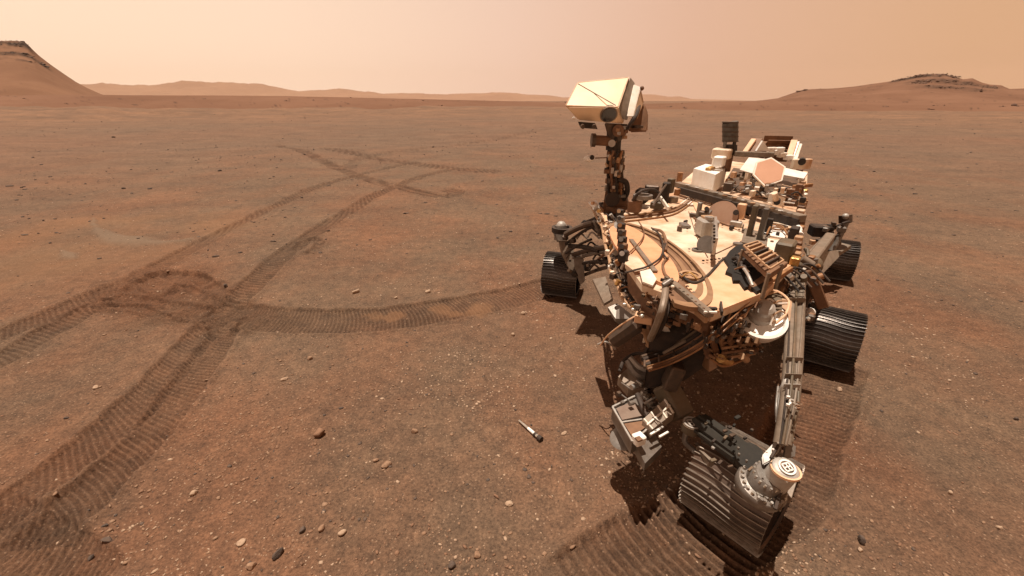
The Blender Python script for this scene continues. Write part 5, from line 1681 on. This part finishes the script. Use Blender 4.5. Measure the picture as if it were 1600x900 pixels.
# ---- right front wheel: leg, steering drive and linkage (left in view)
yf = fr_.y
hb = P(908, 400, yf - .28)
rp(MB().cyl(P(877, 374, yf - .1), P(877, 352, yf - .08), .075, .06, seg=26), 'steering_drive', GREY, 'helmet shaped steering drive above the left wheel')
rp(MB().ball(P(877, 353, yf - .08), .052), 'drive_cap', LGREY)
rp(MB().ring(P(878, 362, yf - .1), .075, .105, .05, 28), 'drive_collar', BLACK)
rp(MB().hull([P(872, 376, yf - .14), P(892, 376, yf - .14), P(900, 402, yf - .22), P(906, 422, yf - .26), P(890, 424, yf - .26), P(876, 396, yf - .16), P(880, 380, yf - .04), P(898, 420, yf - .16)], .008), 'wheel_leg', TAUPE, 'taupe plate leg of the left wheel')
rp(MB().hull([P(896, 402, yf - .30), P(912, 400, yf - .32), P(914, 440, yf - .34), P(906, 446, yf - .33), P(898, 420, yf - .3), P(900, 410, yf - .2), P(912, 436, yf - .24)], .006), 'wheel_fork', GREY)
rp(MB().cyl(P(922, 416, yf - .3), P(914, 416, yf - .3), .05, seg=20), 'drive_ring', BLACK)
rp(MB().cyl(P(905, 425, yf - .3), fr_, .045, seg=16), 'axle', BLACK)
kp = my + .05
for (a, b, r, m) in [((884, 366), (928, 348), .028, DARK), ((890, 384), (936, 392), .022, BLACK), ((896, 398), (950, 386), .024, DARK), ((900, 404), (956, 392), .018, GREY),
                     ((888, 378), (930, 352), .014, BLACK), ((906, 412), (960, 410), .020, BLACK), ((912, 430), (966, 414), .018, DARK), ((924, 350), (942, 362), .03, DARK),
                     ((896, 360), (934, 340), .016, BLACK), ((920, 422), (946, 396), .012, BROWN), ((884, 396), (924, 374), .012, BLACK)]:
    ya_, yb_ = yf - .25, yf - .25 + (b[0] - 890) / 70 * (kp - yf)
    rp(MB().tube([P(*a, ya_), P((a[0] + b[0]) / 2, (a[1] + b[1]) / 2 - 2, (ya_ + yb_) / 2), P(*b, yb_)], r, 9), 'linkage', m)
for k in range(26):
    u, v = random.uniform(880, 950), random.uniform(350, 425)
    q = P(u, v, yf - .3 + (u - 890) / 70 * (kp - yf) * .8)
    m = random.choice([BLACK, BLACK, DARK, GREY, TAUPE, LGREY])
    w_ = random.uniform(.018, .05)
    if k % 2:
        rp(MB().box(q, (w_, w_, w_ * .8), (random.uniform(-1, 1), random.uniform(-1, 1), .2)), 'link_joint', m)
    else:
        rp(MB().tube([q, q + Vector((.04, 0, .05)), q + Vector((.11, -.03, .0))], .009), 'cable', m)
rp(MB().bar(P(930, 344, yf - .6), P(944, 372, kp), .06, .05), 'link_block', GREY)
rp(MB().tube([P(876, 354, yf - .05), P(866, 362, yf - .1), P(872, 378, yf - .15)], .010), 'cable', GREY)

# ---- things slung under the front right corner
rp(MB().bar(D(958, 534, .80), D(1004, 502, .88), .095, .085, bev=.3), 'sample_drum', DARK, 'dark grey cylinder pointing down left')
rp(MB().box(D(1006, 497, .92), (.09, .07, .04), (1, -.4, .0)), 'drum_cap', PEACH)
fq = [D(938, 540, .78), D(950, 524, .83), D(976, 504, .89), D(1000, 490, .93)]
rp(MB().tube(fq, 1.3), 'drum_frame', PEACH)
rp(MB().tube([D(934, 538, .77), D(946, 534, .79), D(956, 540, .77), D(962, 546, .76)], 1.3), 'drum_frame', LGREY)
rp(MB().tube([D(956, 540, .77), D(966, 530, .80), D(1000, 506, .88)], 1.2), 'drum_frame', TAN)
rp(MB().plate([D(926, 436, .80), D(946, 432, .84), D(958, 466, .82), D(944, 474, .78)], .02), 'flap_plate', TAUPE)
rp(MB().plate([D(950, 480, .84), D(964, 474, .86), D(996, 498, .86), D(980, 510, .82), D(962, 498, .82)], .02), 'flap_plate', GREY)
rp(MB().hull([D(1002, 512, .90), D(1020, 516, .90), D(1030, 540, .86), D(1022, 560, .82), D(1008, 540, .82)], .004), 'front_bracket', TAN)
for k in range(16):
    q = D(1010 + random.uniform(-8, 18), 512 + random.uniform(0, 56), .88 - random.random() * .06)
    rp(MB().box(q, (.03, .022, .03), (random.uniform(-1, 1), 1, 0)) if k % 2 else MB().cyl(q, q + Vector((.02, .01, .03)), .012, seg=10), 'connector', random.choice([BLACK, BROWN, TAN, SHINE, COPPER, PEACH]))
rp(MB().tube([D(968, 580, .74), D(976, 562, .78), D(996, 552, .82), D(1012, 556, .84)], .010), 'cable', BLACK)
rp(MB().tube([D(984, 558, .80), D(1000, 574, .76), D(1020, 576, .76), D(1036, 566, .80)], .016), 'curved_band', LGREY)
rp(MB().tube([D(980, 562, .78), D(996, 584, .72), D(1022, 586, .72), D(1044, 572, .78)], .026), 'curved_band', GREY)
rp(MB().plate([D(966, 588, .68), D(980, 576, .70), D(1000, 590, .70), D(1034, 586, .72), D(1034, 600, .68), D(1008, 612, .66), D(982, 606, .66)], .06), 'curved_shoe', TAUPE, 'grey curved shoe under the front corner')
rp(MB().tube([D(1030, 574, .80), D(1048, 590, .74), D(1050, 610, .68), D(1040, 628, .62)], .032), 'arm_elbow', BLACK)
SHADEM = mat('link_painted_shade', (.026, .020, .013), (.016, .012, .008), .8, 0, 20, .2, .0)  # near-black tone paints the rover's shade onto the arm link
# ---- tool turret near the ground
zt = .60
A0, B0, C0, D0 = T(957, 636, zt), T(994, 618, zt), T(1022, 662, zt), T(988, 690, zt)
rp(MB().plate([p - UP * .012 for p in (A0, B0, C0, D0)], .07), 'turret_box', GREY, 'grey instrument box with two framed windows')
def frame(pts, w, m, nm, parent=None):
    for k in range(len(pts)):
        rp(MB().bar(pts[k], pts[(k + 1) % len(pts)], w, w, bev=.1), nm, m)
frame([A0, B0, C0, D0], 3.0, LGREY, 'window_frame')
rp(MB().bar(T(972, 660, zt), T(1012, 654, zt), 3), 'window_frame', LGREY)
rp(MB().plate([T(963, 638, zt + .006), T(990, 626, zt + .006), T(1010, 648, zt + .006), T(972, 656, zt + .006)], .010), 'window_pane', mat('brown_window', (.26, .19, .15), (.20, .14, .11), .35, .1, 12, 0, .1))
rp(MB().plate([T(975, 662, zt + .006), T(1014, 656, zt + .006), T(1016, 662, zt + .006), T(988, 682, zt + .006)], .010), 'window_pane', BROWN)
rp(MB().box(T(998, 686, zt + .01), (.055, .05, .05), (1, .45, 0)), 'corner_latch', PURE)
rp(MB().box(T(998, 686, zt + .036), (.028, .026, .01), (1, .45, 0)), 'latch_core', BROWN)
for k in range(90):
    u = random.uniform(966, 1056); v = random.uniform(594, 690)
    if 962 < u < 1012 and 632 < v < 684:
        continue
    if v > 640 + (1056 - u) * .6:
        continue
    q = T(u, v, .60 + random.uniform(-.03, .05))
    m_ = random.choice([GREY, GREY, DARK, BLACK, LGREY, LGREY, SILVER, SILVER, GREY])
    d_ = Vector((1, random.choice([.5, -1.6]) + random.uniform(-.2, .2), 0))
    if k % 3 == 0:
        rp(MB().cyl(q, q + d_.normalized() * mpx(q, random.uniform(6, 16)), random.uniform(2, 5), seg=12), 'turret_motor', m_)
    elif k % 3 == 1:
        rp(MB().box(q, (random.uniform(5, 15), random.uniform(3, 8), random.uniform(4, 9)), d_), 'turret_fitting', m_)
    else:
        rp(MB().bar(q, q + d_.normalized() * mpx(q, random.uniform(10, 22)), random.uniform(1.2, 2.4)), 'turret_rod', m_)
rp(MB().plate([T(992, 694, .56), T(1018, 668, .56), T(1034, 698, .52), T(1008, 724, .52)], .05), 'lower_slab', GREY, 'grey slab at the bottom of the turret')
rp(MB().lathe([(.02, -.03), (.06, -.015), (.075, .0), (.06, .012), (.02, .016)], T(975, 684, .46), (-.3, -.2, 1), 28), 'round_dish', GREY, 'small round grey dish beside the turret')
rp(MB().tube([T(968, 650, .56), T(972, 668, .5), T(976, 682, .46)], .009), 'dish_stem', SILVER)
rp(MB().plate([T(1004, 656, .64), T(1040, 622, .66), T(1054, 644, .64), T(1018, 672, .62)], .05), 'turret_drum', mat('warm_grey_box', (.33, .26, .20), (.24, .185, .14), .5, .1, 14, .1, .1), 'tan second box of the turret with pale bars')
for t in (.05, .35, .65, .95):
    rp(MB().bar(T(1004, 656, .645).lerp(T(1040, 622, .665), t), T(1018, 672, .625).lerp(T(1054, 644, .645), t), 2.6), 'drum_bar', WHITE)
rp(MB().bar(T(1011, 664, .64), T(1047, 633, .655), 2.6), 'drum_bar', WHITE)
rp(MB().tube([T(996, 616, .66), T(1004, 636, .64), T(1014, 652, .62)], .016), 'hose', BLACK)
for (u, v) in [(1028, 672), (1036, 680), (1022, 676), (1012, 628), (1024, 622)]:
    rp(MB().bar(T(u - 6, v + 3, .62), T(u + 8, v - 5, .62), .010), 'turret_clip', random.choice([PURE, LGREY]))
for k in range(14):
    q = T(random.uniform(1000, 1060), random.uniform(606, 640), .60)
    rp(MB().box(q, (.03, .025, .04), (random.uniform(-1, 1), 1, 0)), 'turret_fitting', random.choice([BLACK, DARK, LGREY, OLIVE, BLACK]))
rp(MB().bar(T(1038, 600, .70), T(1066, 652, .56), .12, .10), 'arm_link', OLIVE)
tg = T(1082, 660, .60)
rp(MB().cyl(tg - UP * .05, tg - UP * .006, 14.5, seg=28), 'target_drum', OLIVE)
target_mark(tg - UP * .005, mpx(tg, 13.5), Vector((1, .2, 0)).normalized(), Vector((-.2, 1, 0)).normalized(), UP, LGREY)
rp(MB().bar(T(1088, 658, .56), T(1168, 716, .52), 36, 30, bev=.22), 'arm_link', SHADEM, 'arm link with the rover shade painted into its near black colour')
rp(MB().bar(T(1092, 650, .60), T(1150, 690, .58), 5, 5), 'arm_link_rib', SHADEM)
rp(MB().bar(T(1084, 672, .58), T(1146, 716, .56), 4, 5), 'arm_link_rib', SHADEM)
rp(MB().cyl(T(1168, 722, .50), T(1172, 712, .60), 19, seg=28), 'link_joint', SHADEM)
for k in range(8):
    a = 2 * math.pi * k / 8
    q = T(1172, 712, .60) + Vector((math.cos(a), math.sin(a), 0)) * mpx(T(1172, 712, .6), 18)
    rp(MB().cyl(q, q + UP * .012, 1.8, seg=8), 'flange_bolt', GREY)
for k in range(16):
    q = T(random.uniform(1084, 1180), random.uniform(650, 736), .60)
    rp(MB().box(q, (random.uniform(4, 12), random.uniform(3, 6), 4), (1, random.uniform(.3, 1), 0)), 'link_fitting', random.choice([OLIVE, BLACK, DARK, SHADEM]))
rp(MB().tube([T(1072, 676, .54), T(1070, 690, .5), T(1084, 704, .46), T(1098, 716, .44)], .014), 'hose', GREY)
rp(MB().bar(T(1092, 700, .46), T(1112, 726, .42), .035, .03), 'link_strut', TAUPE)
rp(MB().bar(T(1046, 606, .60), T(1074, 640, .55), .05, .05), 'arm_link', BLACK)
for k in range(3):
    q = T(random.uniform(1070, 1160), random.uniform(680, 716), .50)
    rp(MB().ball(q, .010, sub=1), 'round_nut', LGREY)
rp(MB().bar(T(1060, 570, .86), T(1044, 604, .72), .09, .07), 'arm_link', DARK)

# ---- sample tube lying on the soil
ta, tb = W(811, 657, .02), W(846, 687, .022)
tube_root = empty('sample_tube', (ta + tb) / 2 - UP * .02, label='slim shiny metal sample tube with a black cap lying on the soil', category='tube')
OT = Matrix.Translation(-tube_root.location)
def tp(mb, name, m):
    o = mb.build(name, m, tube_root); o.matrix_parent_inverse = OT; return o
dv = tb - ta
tp(MB().cyl(ta, ta + dv * .42, .0065, .0085, seg=18), 'tube_tip', SHINE)
tp(MB().cyl(ta + dv * .42, ta + dv * .70, .0095, .0105, seg=18), 'tube_body', PURE)
tp(MB().cyl(ta + dv * .70, ta + dv * .78, .0135, seg=18), 'tube_collar', BLACK)
tp(MB().cyl(ta + dv * .78, ta + dv * .86, .0120, seg=18), 'tube_ring', SHINE)
tp(MB().cyl(ta + dv * .86, tb, .0165, .0185, seg=18), 'tube_cap', BLACK)

# ------------------------------------------------------------------ dusty air
hm = bpy.data.materials.new('dusty_air'); hm.use_nodes = True
ht = hm.node_tree; ht.nodes.clear()
ho = ht.nodes.new('ShaderNodeOutputMaterial'); hv_ = ht.nodes.new('ShaderNodeVolumePrincipled')
hv_.inputs['Color'].default_value = (0.96, 0.72, 0.56, 1)
hv_.inputs['Density'].default_value = 0.00005
hv_.inputs['Anisotropy'].default_value = 0.3
ht.links.new(hv_.outputs[0], ho.inputs['Volume'])
bm = bmesh.new()
bmesh.ops.create_cube(bm, size=1, matrix=Matrix.Translation((0, 0, 190)) @ Matrix.Diagonal((14000, 14000, 400, 1)))
hme = bpy.data.meshes.new('haze'); bm.to_mesh(hme); bm.free(); hme.materials.append(hm)
link('haze', hme, kind='stuff', label='thin pinkish dust haze over the plain')
